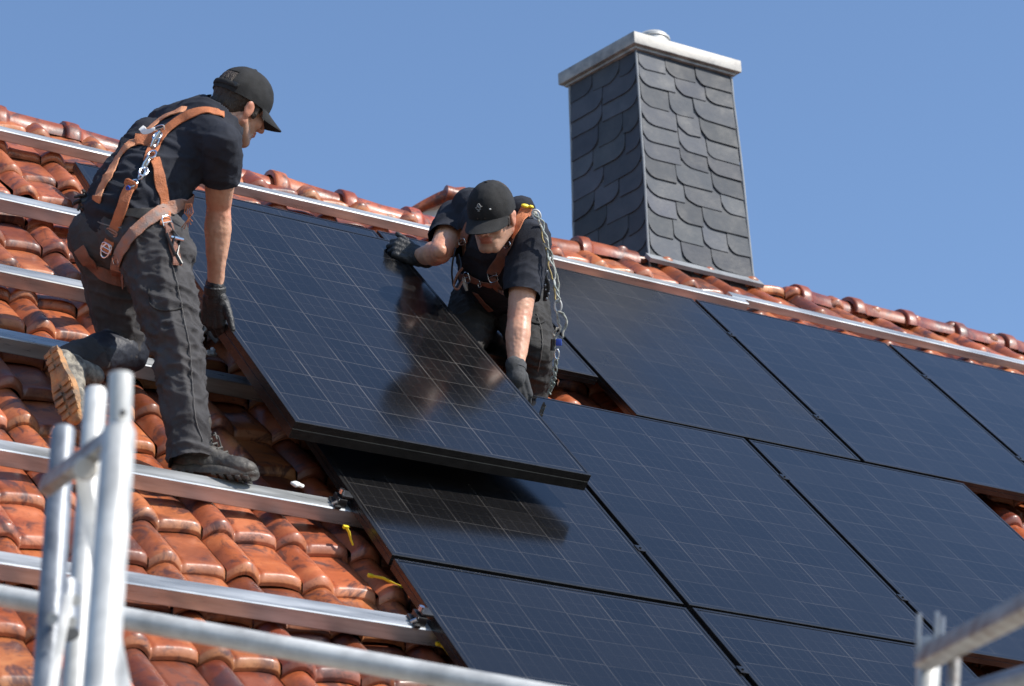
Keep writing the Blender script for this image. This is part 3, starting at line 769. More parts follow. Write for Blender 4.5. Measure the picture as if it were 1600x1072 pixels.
# ---------------------------------------------------------------- people
def folds(p, d, lo, hi, amp, sd=0.):
    a = p.dot(d); q = p-d*a; s = d*(a*lo)+q*hi+V((sd, sd*1.7, 0))
    r = 1-abs(noise.noise(s)*2.2); r2 = 1-abs(noise.noise(s*2.1+V((5, 3, 1)))*2.2)
    return amp*((max(r, 0)**1.6-.45)+.45*(max(r2, 0)**1.6-.45))
def frame(F, U):
    F = V(F).normalized(); U = V(U); U = (U-F*U.dot(F)).normalized(); return F, U, F.cross(U)   # forward, up, right
def head_prims(m, c, F, U, R, nb, k=1.0):
    def q(r, f, u): return c+(R*r+F*f+U*u)*k
    ax = (R, F, U)
    m.ell(q(0,-.012,.030), ax, [x*k for x in (.075,.095,.092)])
    m.ell(q(0,.022,-.030), ax, [x*k for x in (.059,.066,.070)])
    m.ell(q(0,.048,-.074), ax, [x*k for x in (.041,.040,.040)])
    m.ell(q(0,.071,-.097), ax, [x*k for x in (.024,.020,.018)])
    for s in (-1, 1):
        m.cone(q(s*.055,-.005,-.050), q(s*.022,.062,-.098), .024*k, .020*k)
        m.ell(q(s*.036,.062,-.022), ax, [x*k for x in (.023,.022,.024)])
        m.cone(q(s*.012,.082,.024), q(s*.046,.064,.022), .0115*k, .010*k)
        m.ell(q(s*.079,-.008,-.012), (R*.9+F*s*-.35, F, U), [x*k for x in (.0085,.019,.031)])
        m.ell(q(s*.083,-.014,.002), ax, [x*k for x in (.007,.012,.016)])
    m.cone(q(0,.086,.014), q(0,.112,-.026), .0090*k, .0120*k)
    for s in (-1, 1): m.ell(q(s*.0125,.098,-.031), ax, [x*k for x in (.0095,.011,.008)])
    m.ell(q(0,.083,-.051), ax, [x*k for x in (.027,.014,.0065)])
    m.ell(q(0,.084,-.0615), ax, [x*k for x in (.023,.014,.0060)])
    m.cone(q(0,-.025,-.055), nb, .056*k, .066*k, side=R)
def head_tint(c, F, U, R, k=1.0, beard=.5, spots=()):
    def fn(p):
        for sp, sr in spots:
            e = (p-sp).length/sr
            if e < 1: e = 1-e*e; return (1, 1-.25*e, 1-.28*e)
        d = (p-c)/k; r, f, u = d.dot(R), d.dot(F), d.dot(U)
        if abs(r) > .12 or abs(f) > .16 or u > .16 or u < -.16: return (1, 1, 1)
        t = [1, 1, 1]
        if u < -.030 and f > -.03 and u > -.125:
            w_ = min(1, (-.030-u)/.03)*min(1, (f+.03)/.03)*beard*(.8+.4*noise.noise(p*120))
            for i, s in enumerate((.50,.56,.62)): t[i] *= 1-w_*(1-s)
        if f > .080 and abs(r) < .026 and -.074 < u < -.047: t = [.78, .48, .46]
        if f > .088 and abs(r) < .02 and -.040 < u < .0: t[1] *= .86; t[2] *= .84
        if abs(r) > .074: t[1] *= .80; t[2] *= .78
        return tuple(t)
    return fn
def add_face(parent, c, F, U, R, k=1.0):
    for s in (-1, 1):
        m = MB(); p = c+(R*s*.031+F*.074+U*.004)*k; m.ell(p, (R, F, U), [.0125*k]*3, n=16, m=10); e = m.build('eye', MT['eye'], parent)
        m = MB(); m.ell(p+F*.0085*k-U*.002, (R, F, U), [.006*k,.005*k,.006*k], n=12, m=8); m.build('iris', MT['iris'], e)
    m = MB()
    for s in (-1, 1): m.cone(c+(R*s*.013+F*.093+U*.026)*k, c+(R*s*.050+F*.070+U*.030)*k, .0045*k, .0035*k)
    m.build('eyebrows', MT['hair'], parent)
def make_hair(parent, c, F, U, R, k=1.0):
    m = MB()
    m.ell(c+(F*-.016+U*.034)*k, (R, F, U), [x*k for x in (.080,.098,.094)])
    m.ell(c+(F*-.052-U*.020)*k, (R, F, U), [x*k for x in (.063,.050,.050)])
    for s in (-1, 1): m.ell(c+(R*s*.070+F*.022-U*.004)*k, (R, F, U), [x*k for x in (.008,.012,.030)])
    return m.remesh('hair', MT['hair'], parent, vox=.0045, it=3, fn=lambda p, n: .0022*noise.noise(V((p.dot(R)*160, p.dot(F)*160, p.dot(U)*50))),
                    cut=lambda p: (p-c).dot(F) > .06*k or ((p-c).dot(F) > .0 and (p-c).dot(U) < -.002*k and abs((p-c).dot(R)) < .066*k))
def make_cap(parent, c, F, U, R, k=1.0, hole=True, emblem='patch', tiltF=0.):
    Fc = (F*math.cos(tiltF)+U*math.sin(tiltF)).normalized(); Uc = Fc.cross(R)*-1; Uc = R.cross(Fc)
    cc = c+(U*.030-F*.008)*k
    def q(r, f, u): return cc+(R*r+Fc*f+Uc*u)*k
    root = bpy.data.objects.new('cap', None)
    vs, fs = [], []; nu, nv = 60, 22
    rx, rf, ru = .086, .106, .100
    for i in range(nv+1):
        t = (PI/2+.10)*i/nv
        for j in range(nu):
            a = 2*PI*j/nu
            r = math.sin(t)*rx*math.cos(a); f = math.sin(t)*rf*math.sin(a)
            u = ru*math.cos(t) if t < PI/2 else -.016*(t-PI/2)/.10
            # boxier front crown, six panel seams pressed in
            fr = max(0, math.sin(a)); u2 = u
            if t < PI/2: u2 = u*(1+.05*fr*math.sin(2*t)); f *= 1+.05*fr*math.sin(t*2)
            seam = min(abs(((a-PI/2)/(PI/3)+.0) % 1), 1-abs(((a-PI/2)/(PI/3)) % 1))
            s_ = 1-.016*math.exp(-(seam/.035)**2)
            p = q(r*s_, f*s_, u2)
            n_ = (p-cc).normalized()
            p = p+n_*(.0016*noise.noise(p*28)+.0012*noise.noise(p*60))
            vs.append(p)
    for i in range(nv):
        for j in range(nu):
            a_ = 2*PI*(j+.5)/nu; t_ = (PI/2+.1)*(i+.5)/nv
            if hole and math.sin(a_) < -.80 and PI/2-.62 < t_ < PI/2-.16: continue
            fs.append((i*nu+j, (i+1)*nu+j, (i+1)*nu+(j+1) % nu, i*nu+(j+1) % nu))
    # inner skin for thickness at the rim
    b = len(vs)
    for i in (nv-2, nv-1, nv):
        for j in range(nu): p = vs[i*nu+j]; vs.append(p+(cc-p).normalized()*.003)
    for i in range(2):
        for j in range(nu): fs.append((b+i*nu+j, b+i*nu+(j+1) % nu, b+(i+1)*nu+(j+1) % nu, b+(i+1)*nu+j))
    for j in range(nu): fs.append((nv*nu+j, b+2*nu+j, b+2*nu+(j+1) % nu, nv*nu+(j+1) % nu))
    cap = mobj('cap', vs, fs, MT['cap'], parent, sharp=60)
    m = MB(); m.ell(q(0,0,.101), (R, Fc, Uc), [.0075*k,.0075*k,.0045*k], n=14, m=8); m.build('button', MT['cap'], cap)
    # brim
    vs, fs = [], []; na, nr = 24, 9
    for L_ in (0, 1):
        for i in range(nr+1):
            for j in range(na+1):
                a = (-1+2*j/na)*math.radians(66); s = i/nr
                r0, f0 = rx*1.0*math.sin(a), rf*1.0*math.cos(a)
                ext_ = .074*(math.cos(a*1.32))**.55 if abs(a*1.32) < PI/2 else 0
                ext_ = .074*max(0., math.cos(a*1.32))**.55
                rr_ = r0*(1+.02*s); ff = f0+ext_*s
                uu = -.012-.006*s-.10*s*ext_*2.0-3.2*rr_*rr_*(.35+.9*s)*1.0-(.003 if L_ else 0)
                vs.append(q(rr_, ff, uu+.006))
    off = (nr+1)*(na+1)
    for i in range(nr):
        for j in range(na):
            a = i*(na+1)+j; fs.append((a, a+1, a+na+2, a+na+1)); fs.append((off+a, off+a+na+1, off+a+na+2, off+a+1))
    for j in range(na): a = nr*(na+1)+j; fs.append((a, a+1, off+a+1, off+a))
    for i in range(nr):
        for j in (0, na): a = i*(na+1)+j; fs.append((a, a+na+1, off+a+na+1, off+a))
    mobj('brim', vs, fs, MT['cap'], cap, sharp=50)
    m = MB()
    if hole:
        m = MB(); m.tube([q(.086*math.sin(a)*1.015, -.106*math.cos(a)*1.02, .006) for a in [(-.9+1.8*i/12) for i in range(13)]], .0085, n=8, sq=.35); m.build('closure_strap', MT['cap'], cap)
        m = MB(); a = -.62 if emblem == 'patch' else .0
        for dr in (0,): 
            p = q(.086*math.sin(.75)*1.03, -.106*math.cos(.75)*1.03, .008); nn = (p-cc).normalized(); e1 = nn.cross(Uc).normalized()
            m.box(p, .018, .014, .003, bev=.001, ax=(e1, Uc, nn))
        m.build('buckle', MT['blackp'], cap)
    def on_front(a, t, lift=.002):
        r = math.sin(t)*rx*math.cos(a); f = math.sin(t)*rf*math.sin(a)*(1+.05*math.sin(t*2)); u_ = ru*math.cos(t)*(1+.05*math.sin(2*t))
        p = q(r, f, u_); return p+(p-cc).normalized()*lift
    m = MB(); A0, T0 = PI/2, 1.12
    if emblem == 'patch':
        m.add([on_front(A0-.16, T0-.16), on_front(A0+.16, T0-.16), on_front(A0+.16, T0+.16), on_front(A0-.16, T0+.16), on_front(A0,T0-.2,.003)], [(0,1,2,3)])
        m.build('patch', MT['white'], cap, smooth=False)
    else:
        A0 = PI/2+.30*emblem; T0 = 1.16
        W3 = .15
        # small embroidered crest: an arched top, a wavy bar and short strokes
        m.tube([on_front(A0+W3*.55*math.cos(x), T0-.02-.12*math.sin(x)) for x in np.linspace(.1, PI-.1, 9)], .0016, n=6)
        m.tube([on_front(A0+W3*x, T0-.02+.03*math.sin(x*5)) for x in np.linspace(-1.1, 1.1, 12)], .0018, n=6)
        m.tube([on_front(A0+W3*x, T0+.06+.02*math.cos(x*6)) for x in np.linspace(-.7, .7, 10)], .0016, n=6)
        m.tube([on_front(A0+W3*x, T0+.11) for x in (-.35, 0, .35)], .0014, n=6)
        for x in (-.45, 0, .45): m.tube([on_front(A0+W3*x, T0-.10), on_front(A0+W3*x, T0-.02)], .0012, n=6)
        m.build('emblem', MT['logo'], cap)
        m = MB(); A1 = A0-.50*emblem/abs(emblem) ; m.ell(on_front(A1, T0+.09), (R, Fc, Uc), (.0045,.0025,.0028), n=10, m=6); m.build('stitch_mark', MT['white'], cap)
    return cap
def hand_prims(m, wr, d, n, s, k=1., curl=(.5,.9,.6), spread=.02, thumb=(.55,.75,-.15), tcurl=.4, fl=None):
    """wr wrist, d towards the fingers, n back of the hand, s towards the thumb"""
    d = d.normalized(); n = (n-d*n.dot(d)).normalized(); s = (s-d*s.dot(d)-n*s.dot(n)).normalized()
    def q(a, b, c): return wr+(d*a+s*b+n*c)*k
    m.cone(q(-.03,0,0), q(.02,0,0), .030*k, .033*k, side=s, s1=1., s2=.72)
    for b, L in ((.030,.088),(.010,.092),(-.010,.088),(-.029,.080)): m.cone(q(.012,b*.75,0), q(L,b,.003), .019*k, .0135*k)
    m.ell(q(.048,0,-.003), (s, d, n), [.042*k,.048*k,.019*k])
    m.ell(q(.035,.026,-.010), (s, d, n), [.020*k,.030*k,.019*k])
    for i, (b, L0) in enumerate(((.030,.086),(.010,.092),(-.0105,.088),(-.030,.078))):
        Ls = [x*(.95, 1.05, 1., .82)[i] for x in (.043,.027,.022)]
        p = q(L0, b, .002); ang = 0.; r = [.0108,.0100,.0092,.0080]
        if i == 3: r = [x*.88 for x in r]
        for j in range(3):
            ang += (curl[j] if not isinstance(curl[0], (list, tuple)) else curl[i][j])*(.9+.07*i)
            dd = d*math.cos(ang)-n*math.sin(ang)+s*(spread*(1.5-i))
            p2 = p+dd.normalized()*Ls[j]*k; m.cone(p, p2, r[j]*k, r[j+1]*k, n=14); p = p2
    td = (d*thumb[0]+s*thumb[1]+n*thumb[2]).normalized(); p = q(.018,.024,-.008); p1 = p+td*.040*k
    t2 = (td+(d*.8-s*.2-n*.1)*tcurl).normalized(); p2 = p1+t2*.033*k; t3 = (t2+(d*.6-s*.2)*tcurl*.6).normalized(); p3 = p2+t3*.026*k
    m.cone(p, p1, .0165*k, .0125*k); m.cone(p1, p2, .0125*k, .0112*k); m.cone(p2, p3, .0112*k, .0092*k)
def boot(parent, heel, F, U, L=.285, up='boot', solem='boot', laces=True):
    """heel = bottom of the heel; F to the toe; U out of the sole towards the ankle"""
    F, U, R = frame(F, U); m = MB()
    def q(f, u, r=0.): return heel+F*f*L/.285+U*u+R*r
    ax = (R, F, U)
    m.ell(q(.045,.044), ax, (.038,.046,.040)); m.ell(q(.11,.044), ax, (.039,.078,.040))
    m.cone(q(.05,.05), q(.055,.105), .036, .036, side=F, s1=1.15, s2=.9)
    m.cone(q(.075,.078), q(.20,.036), .038, .033, side=R, s1=1.1, s2=.95)
    m.ell(q(.205,.038), ax, (.049,.062,.036)); m.ell(q(.236,.034), ax, (.044,.044,.033))
    m.cone(q(.045,.085), q(.056,.098), .041, .042, side=F, s1=1.12, s2=.9); m.cone(q(.050,.09), q(.056,.17), .037, .037)
    bt = m.remesh('boot', MT[up], parent, vox=.005, it=3, fn=lambda p, n: .0022*noise.noise(p*34)+.0012*noise.noise(p*90), cut=lambda p: (p-heel).dot(U) < .012)
    # sole: outline lofted, cleated underside
    vs, fs = [], []; n = 40
    def wid(t): return .036+.011*math.sin(PI*min(1, max(0, (t-.35)/.65)))-.004*math.sin(PI*min(1, t/.55))
    ring = []
    for i in range(n):
        a = 2*PI*i/n; f = .5-.5*math.cos(a); y = (.5-.5*math.cos(a))
        w_ = wid(f)*abs(math.sin(a))**.55*(1 if math.sin(a) > 0 else -1)
        ring.append((f*.285-.0, w_))
    for (u_, sc_, bend) in ((.0,.95,0),(.004,1.,0),(.014,1.02,0),(.022,1.0,0),(.026,.90,0)):
        for f, r in ring:
            toe = max(0, f-.21)*.16
            vs.append(q((f-.14)*sc_+.14, u_+toe, r*sc_))
    for i in range(4):
        for k in range(n): fs.append((i*n+k, i*n+(k+1) % n, (i+1)*n+(k+1) % n, (i+1)*n+k))
    fs.append(tuple(range(n))[::-1]); fs.append(tuple(4*n+k for k in range(n)))
    m = MB(); m.add(vs, fs)
    for f in np.arange(.02, .28, .026):
        for r in (-.5, .5):
            if abs(f-.115) < .02: continue
            m.box(q(f, -.0015+max(0, f-.21)*.16, r*wid(f/.285)*1.0), wid(f/.285)*.78, .015, .005, bev=.002, ax=(R, F, U))
    m.build('sole', MT[solem], bt, sharp=45)
    if laces:
        m = MB()
        for i in range(5):
            f, u_ = .100+.020*i, .118-.0115*i
            m.tube([q(f,u_-.012,-.026), q(f+.006,u_,-.01), q(f+.010,u_,.01), q(f,u_-.012,.026)], .0030, n=6)
        m.tube([q(.105,.134,0), q(.12,.135,.02), q(.135,.11,.034)], .0026, n=6); m.tube([q(.105,.134,0), q(.12,.138,-.02), q(.133,.11,-.034)], .0026, n=6)
        m.build('laces', MT['lace'], bt)
    return bt
def surf(objs):
    v, f = [], []
    for o in objs:
        b = origin_of(o); n = len(v); v += [q.co+b for q in o.data.vertices]; f += [tuple(i+n for i in p.vertices) for p in o.data.polygons]
    return BVHTree.FromPolygons(v, f)
def catmull(P, n=10):
    P = [np.array(p, float) for p in P]; P = [2*P[0]-P[1]]+P+[2*P[-1]-P[-2]]; out = []
    for i in range(1, len(P)-2):
        for j in range(n):
            t = j/n; a, b, c, d = P[i-1:i+3]
            out.append(.5*((2*b)+(-a+c)*t+(2*a-5*b+4*c-d)*t*t+(-a+3*b-3*c+d)*t**3))
    out.append(P[-2]); return out
def ribbon(name, pos, nor, width, mt, parent, th=.0025, stitch=None, wav=.0):
    """flat strap along pos, facing nor"""
    vs, fs = [], []; n = len(pos); L = 0
    for i in range(n):
        t = (pos[min(i+1, n-1)]-pos[max(i-1, 0)]).normalized(); nn = (nor[i]-t*nor[i].dot(t)).normalized(); s = t.cross(nn)
        w_ = (width[i] if isinstance(width, list) else width)/2*(1+.06*noise.noise(pos[i]*30))
        c = pos[i]+nn*wav*noise.noise(pos[i]*25)
        for a, b in ((-1,0),(-.92,th),(-.3,th*1.25),(.3,th*1.25),(.92,th),(1,0),(.9,-th*.6),(-.9,-th*.6)): vs.append(c+s*w_*a+nn*b)
    for i in range(n-1):
        for k in range(8): fs.append((i*8+k, i*8+(k+1) % 8, (i+1)*8+(k+1) % 8, (i+1)*8+k))
    fs.append(tuple(range(8))[::-1]); fs.append(tuple((n-1)*8+k for k in range(8)))
    return mobj(name, vs, fs, mt, parent, sharp=40)
def strap_on(bvh, px, width, name, mt, parent, lift=.005, it=4, over=(0,0), **k):
    """a strap lying on clothing, following points measured on the photograph"""
    pos, nor = [], []
    for q in catmull(px, 8):
        h = bvh.ray_cast(CV, ray(*q))
        if h[0] is None or (pos and (h[0]-pos[-1]).length > .22): continue
        pos.append(h[0]); nor.append(h[1] if h[1].dot(ray(*q)) < 0 else -h[1])
    for _ in range(it):
        p2 = [pos[0]]+[(pos[i-1]+pos[i]*2+pos[i+1])/4 for i in range(1, len(pos)-1)]+[pos[-1]]; pos = p2
        n2 = [nor[0]]+[(nor[i-1]+nor[i]+nor[i+1]).normalized() for i in range(1, len(nor)-1)]+[nor[-1]]; nor = n2
    p3 = []
    for p, n in zip(pos, nor):
        h = bvh.find_nearest(p)
        dd = (p-h[0]).dot(n) if h[0] is not None else 0
        p3.append(p+n*(lift+max(0, -dd)))
    for e, on in enumerate(over):
        if not on: continue
        i0, i1 = (0, 1) if e == 0 else (-1, -2)
        tn = (p3[i0]-p3[i1]).normalized(); nn = nor[i0]; q = p3[i0]
        for an in (.5, 1.1, 1.7):
            q = q+(tn*math.cos(an)-nn*math.sin(an))*.016; n3 = (nn*math.cos(an)+tn*math.sin(an)).normalized()
            if e == 0: p3.insert(0, q); nor.insert(0, n3)
            else: p3.append(q); nor.append(n3)
    return ribbon(name, p3, nor, width, mt, parent, **k), p3, nor
def buckle(p, t, n, w_, h_, parent, mt='steel', r=.0022):
    t = t.normalized(); n = (n-t*n.dot(t)).normalized(); s = t.cross(n); m = MB(); pts = []
    for a in [2*PI*k/20 for k in range(20)]:
        ca, sa = math.cos(a), math.sin(a); e = 4.
        rr_ = (abs(ca)**e+abs(sa)**e)**(-1/e); pts.append(p+s*(w_/2*ca*rr_)+t*(h_/2*sa*rr_))
    m.tube(pts, r, n=8, closed=True); m.tube([p-s*w_/2, p+s*w_/2], r*.9, n=8)
    return m.build('buckle', MT[mt], parent)
def dring(p, t, n, R_, parent, mt='steel', r=.003, nm='ring', el=1.4):
    t = t.normalized(); n = (n-t*n.dot(t)).normalized(); s = t.cross(n); m = MB()
    m.tube([p+s*(R_*math.cos(a))+t*(R_*el*math.sin(a)) for a in [2*PI*k/20 for k in range(20)]], r, n=8, closed=True)
    return m.build(nm, MT[mt], parent)

# ================= standing / kneeling worker at the left
def worker_left():
    base = PD(300,742,8.45)
    w1 = thing('person', 'man seen from behind, one knee on the roof, orange harness over a navy shirt', 'person', base)
    shR, shL = PD(346,224,8.84), PD(262,196,9.14); sd = (shR-shL).normalized()
    nb = PD(345,190,9.02)
    elR, wrR = PD(342,322,9.00), PD(336,452,9.06)
    elL, wrL = PD(262,290,9.34), PD(262,350,9.52)
    hipR, knR, anR = PD(236,380,8.78), PD(274,535,8.60), PD(297,706,8.46)
    hipL, knL, anL = PD(172,380,8.92), PD(192,549,8.98), PD(112,560,8.72)
    pel = PD(199,358,8.86); wst = PD(208,312,8.88); chs = PD(276,246,8.98); upb = PD(312,212,9.0)
    hc = PD(375,167,9.03)
    F, U, R = frame(cdir(.62,.42,.52), cdir(.28,-.92,.1))
    # ---- body: one continuous surface
    m = MB()
    head_prims(m, hc, F, U, R, nb, .98)
    m.cone(nb, upb, .060, .10, side=sd, s1=1.25, s2=.75)
    m.cone(upb, chs, .135, .135, side=sd, s1=1.05, s2=.72); m.cone(chs, wst, .135, .125, side=sd, s1=1.0, s2=.78); m.cone(wst, pel, .125, .135, side=sd, s2=.85)
    for sh, el, wr in ((shR, elR, wrR), (shL, elL, wrL)):
        m.cone(sh, sh.lerp(upb,.4), .052, .075); mid = sh.lerp(el,.45); m.cone(sh, mid, .054, .052); m.cone(mid, el, .052, .041)
        f1 = el.lerp(wr,.28); d_ = (wr-el).normalized()
        m.cone(el, f1, .042, .048, side=sd, s2=.92); m.cone(f1, el.lerp(wr,.6), .048, .038, side=sd, s2=.9); m.cone(el.lerp(wr,.6), wr, .038, .0285, side=sd, s2=.82)
        m.ell(el+cdir(-.4,.1,-.7)*.020, AX, (.024,.024,.024)); m.cone(el+cdir(.9,0,-.3)*.016-d_*.04, el+cdir(.9,0,-.3)*.014+d_*.09, .026, .022); m.cone(el+cdir(-.9,0,-.3)*.014+d_*.03, el+cdir(-.7,0,-.5)*.006+d_*.16, .028, .016); m.cone(sh.lerp(el,.45)+cdir(.8,0,-.5)*.014, sh.lerp(el,.75)+cdir(.7,0,-.5)*.008, .034, .024)
        m.cone(wr, wr+d_*.03, .024, .020)
    for a_, b_, c_ in ((hipR, knR, knR.lerp(anR,.86)), (hipL, knL, knL.lerp(anL,.9))):
        m.cone(a_, b_, .085, .058); m.cone(b_, c_, .055, .036)
    
    hF, hU, _ = frame(PD(118,634,8.5)-PD(94,552,8.56), cdir(.38,-.12,.92)); 
    body = m.remesh('body', MT['skin'], w1, vox=.0040, it=3, tint=head_tint(hc, F, U, R, .98, .75, ((elR, .07), (elL, .07))),
                    fn=lambda p, n: (.0024*noise.noise(V((p.x*30, p.y*30, p.z*11)))+.0012*noise.noise(p*75))*(1 if (p-hc).length > .16 else .15))
    add_face(w1, hc, F, U, R, .98)
    make_hair(w1, hc, F, U, R, .98)
    make_cap(w1, hc, F, U, R, 1.0, hole=True, emblem='patch', tiltF=.02)
    # ---- shirt
    m = MB()
    m.cone(nb.lerp(upb,.45), upb, .078, .13, side=sd, s1=1.25, s2=.72)
    m.cone(upb, chs, .155, .155, side=sd, s1=1.05, s2=.74); m.cone(chs, chs.lerp(wst,.6), .152, .148, side=sd, s2=.82); m.cone(chs.lerp(wst,.6), wst.lerp(pel,.42), .152, .162, side=sd, s2=.90); m.cone(PD(235,215,9.05), PD(185,285,8.95), .07, .075)
    m.cone(shR, shR.lerp(upb,.45), .066, .095); m.cone(shL, shL.lerp(upb,.45), .070, .10)
    m.ell(PD(330,205,8.95), AX, (.085,.085,.085))
    for sh, el in ((shR, elR), (shL, elL)): m.cone(sh, sh.lerp(el,.55), .068, .066)
    fd = (PD(180,285,8.9)-PD(290,320,8.8)).normalized(); fd2 = (shR-wst).normalized()
    def fs_(p, n):
        k = min(1, max(0, (p-wst).dot((upb-wst).normalized())/(upb-wst).length))
        a = folds(p, fd, 2.2, 15, .013*(1.15-k*.95), 2.); b = folds(p, (shR-chs).normalized(), 2.6, 12, .006*k, 5.)
        return a+b+.003*noise.noise(p*9)
    hem = shR.lerp(elR,.56); hd = (elR-shR).normalized()
    shirt = m.remesh('t_shirt', MT['shirt'], w1, vox=.006, it=3, fn=fs_, planes=[(hem, hd, .10), (nb.lerp(hc,.16), (hc-nb).normalized(), .10)])
    m = MB(); e1 = hd.cross(V((0,0,1))).normalized(); e2 = hd.cross(e1)
    # ---- trousers
    m = MB()
    m.ell(pel, (sd, (wst-pel).normalized(), sd.cross((wst-pel).normalized())), (.172,.12,.135))
    m.cone(wst.lerp(pel,.35), pel, .145, .150, side=sd, s2=.86)
    m.cone(hipR, hipR.lerp(knR,.5), .122, .104); m.cone(hipR.lerp(knR,.5), knR, .104, .083); m.cone(knR, knR.lerp(anR,.35), .082, .074); m.cone(knR.lerp(anR,.35), anR+UPR*.012, .076, .066); m.cone(anR+UPR*.03, anR-UPR*.03, .064, .070)
    m.cone(hipL, hipL.lerp(knL,.5), .118, .098); m.cone(hipL.lerp(knL,.5), knL, .098, .074); m.cone(knL, knL.lerp(anL,.5), .072, .064); m.cone(knL.lerp(anL,.5), anL, .064, .052)
    m.ell(PD(158,372,8.86), AX, (.105,.10,.105)); m.ell(PD(225,372,8.78), AX, (.11,.10,.11))
    m.ell(PD(278,392,8.74), AX, (.06,.075,.05))                 # bulging pocket at the hip
    dR, dR2, dL = (knR-hipR).normalized(), (anR-knR).normalized(), (knL-hipL).normalized()
    crn = cdir(.95,.25,.2)
    def fp(p, n):
        kk = math.exp(-((p-knR).length/.16)**2)+.7*math.exp(-((p-anR).length/.10)**2)+.5*math.exp(-((p-hipR).length/.15)**2)
        a = folds(p, crn, 4.0, 19, .0135*(.45+kk), 1.)
        b = folds(p, dR2, 2.5, 13, .0070, 7.)
        return a+b+.003*noise.noise(p*8)
    pants = m.remesh('trousers', MT['pants'], w1, vox=.006, it=3, fn=fp, planes=[(anR+dR2*.030, dR2, .13)])
    bv_s, bv_p = surf([shirt]), surf([pants]); bv = surf([shirt, pants])
    # seams, pockets, belt
    strap_on(bv_p, [(268,412),(278,450),(287,500),(296,545),(300,600),(304,650),(316,690)], .0020, 'side_seam', MT['seam'], pants, lift=.0015)
    strap_on(bv_p, [(233,452),(236,478),(262,486),(286,480)], .0045, 'thigh_pocket', MT['pants2'], pants, lift=.0015)
    strap_on(bv_p, [(140,318),(165,326),(200,333),(235,335),(268,330),(296,318)], .036, 'belt', MT['pants2'], pants, lift=.004)
    strap_on(bv_p, [(135,334),(160,350),(190,357)], .004, 'pocket_edge', MT['seam'], pants, lift=.001)
    m = MB(); kd = (anL-knL).normalized()
    m.cone(knL-kd*.01, knL+kd*.14, .079, .070); m.cone(knL-kd*.02, knL-dL*.10, .077, .080)
    m.remesh('knee_panel', MT['kneepad'], pants, vox=.006, it=3, fn=lambda p, n: folds(p, crn, 4, 17, .003, 3.))
    boot(w1, PD(268,737,8.47), cdir(1,.115,-.18), UPR+cdir(0,0,-1)*.05, L=.272)
    boot(w1, PD(78,543,8.58), PD(104,632,8.46)-PD(78,543,8.58), cdir(.38,-.12,.92), L=.285, up='upper', solem='sole', laces=False)
    # glove gripping the frame edge
    m = MB(); d_ = (wrR-elR).normalized(); wr = wrR+d_*.005
    m.cone(wr-d_*.012, wr+d_*.03, .0345, .035, side=sd, s2=.84)
    hand_prims(m, wr+d_*.012, cdir(-.02,1,.05), cdir(-.45,.05,-.88), cdir(.92,.12,-.35), k=1.12, curl=((.5,.95,.7),(.6,.95,.7),(.7,.95,.7),(.75,.95,.7)), thumb=(.75,.62,.30), tcurl=.35)
    gl = m.remesh('glove', MT['glove'], w1, vox=.0034, it=2, fn=lambda p, n: .0012*noise.noise(p*70))
    m = MB(); m.tube([wr-d_*.016, wr-d_*.012, wr+d_*.010], [.033,.0365,.0360], n=24); m.build('cuff', MT['glove'], gl)
    m = MB(); hand_prims(m, wrL, cdir(0,1,.3), cdir(-.6,0,-.8), cdir(.9,.1,-.3), k=1.06, curl=(.7,.9,.6)); m.remesh('glove', MT['glove'], w1, vox=.004, it=2)
    # ---- harness
    hr = bpy.data.objects.new('harness', None); sc.collection.objects.link(hr); hr.parent = w1
    S = lambda px, w_, nm='strap', mt='orange', b=None, **k: strap_on(b or bv, px, w_, nm, MT[mt], hr, **k)
    S([(284,173),(270,179),(251,189),(228,209),(203,228),(188,244),(176,266),(163,290),(152,312)], .040, mt='orangel', b=bv, over=(1,1))
    r2 = S([(349,181),(338,177),(319,174),(292,182),(268,198),(252,214),(240,232),(233,252)], .038, b=bv_s)
    S([(213,221),(232,221),(250,216)], .050, nm='back_plate', mt='orange', b=bv_s, lift=.009)
    S([(222,203),(232,209),(244,206)], .022, nm='label_patch', mt='white', b=bv_s, lift=.011)
    S([(241,250),(248,275),(253,300),(257,330),(257,356)], .036, mt='orange', lift=.008)
    S([(320,303),(300,312),(282,318)], .044, mt='brownw', lift=.008, over=(1,0))
    S([(284,317),(262,327),(238,342),(214,362),(197,383),(186,405),(184,420)], .046, mt='orangeg', lift=.009)
    S([(184,414),(186,430),(194,440)], .050, mt='brownw', b=bv_p)
    S([(125,388),(136,406),(150,420),(168,430),(190,437)], .046, mt='brownw', b=bv_p, lift=.007)
    S([(262,352),(266,375),(272,395),(276,415)], .030, nm='adjuster_strap', mt='brownw', b=bv_p, lift=.010)
    def hitp(x, y, lift, b=None):
        h = (b or bv).ray_cast(CV, ray(x, y)); n_ = h[1] if h[1].dot(ray(x, y)) < 0 else -h[1]
        return h[0]+n_*lift, n_
    # connector chain down the back: carabiners and rings
    pts = [(250,216),(245,231),(240,246),(233,257),(226,268),(219,280),(213,290)]
    for i, (x, y) in enumerate(pts):
        p, n_ = hitp(x, y, .020); t = (PD(213,290,8.7)-PD(250,216,8.8)).normalized()
        t = (t+n_*(.25*(-1)**i)).normalized(); nn = n_ if i % 2 == 0 else (n_+t.cross(n_)*1.2).normalized()
        dring(p, t, nn, .0125, hr, r=.0036, el=1.5, nm='carabiner' if i in (1, 4) else 'ring')
    p, n_ = hitp(247, 226, .026); m = MB(); t = (PD(236,246,8.8)-PD(247,226,8.8)).normalized(); m.tube([p-t*.028, p-t*.01, p+t*.012, p+t*.03], [.006,.010,.009,.005], n=12); m.build('snap_hook', MT['steel'], hr)
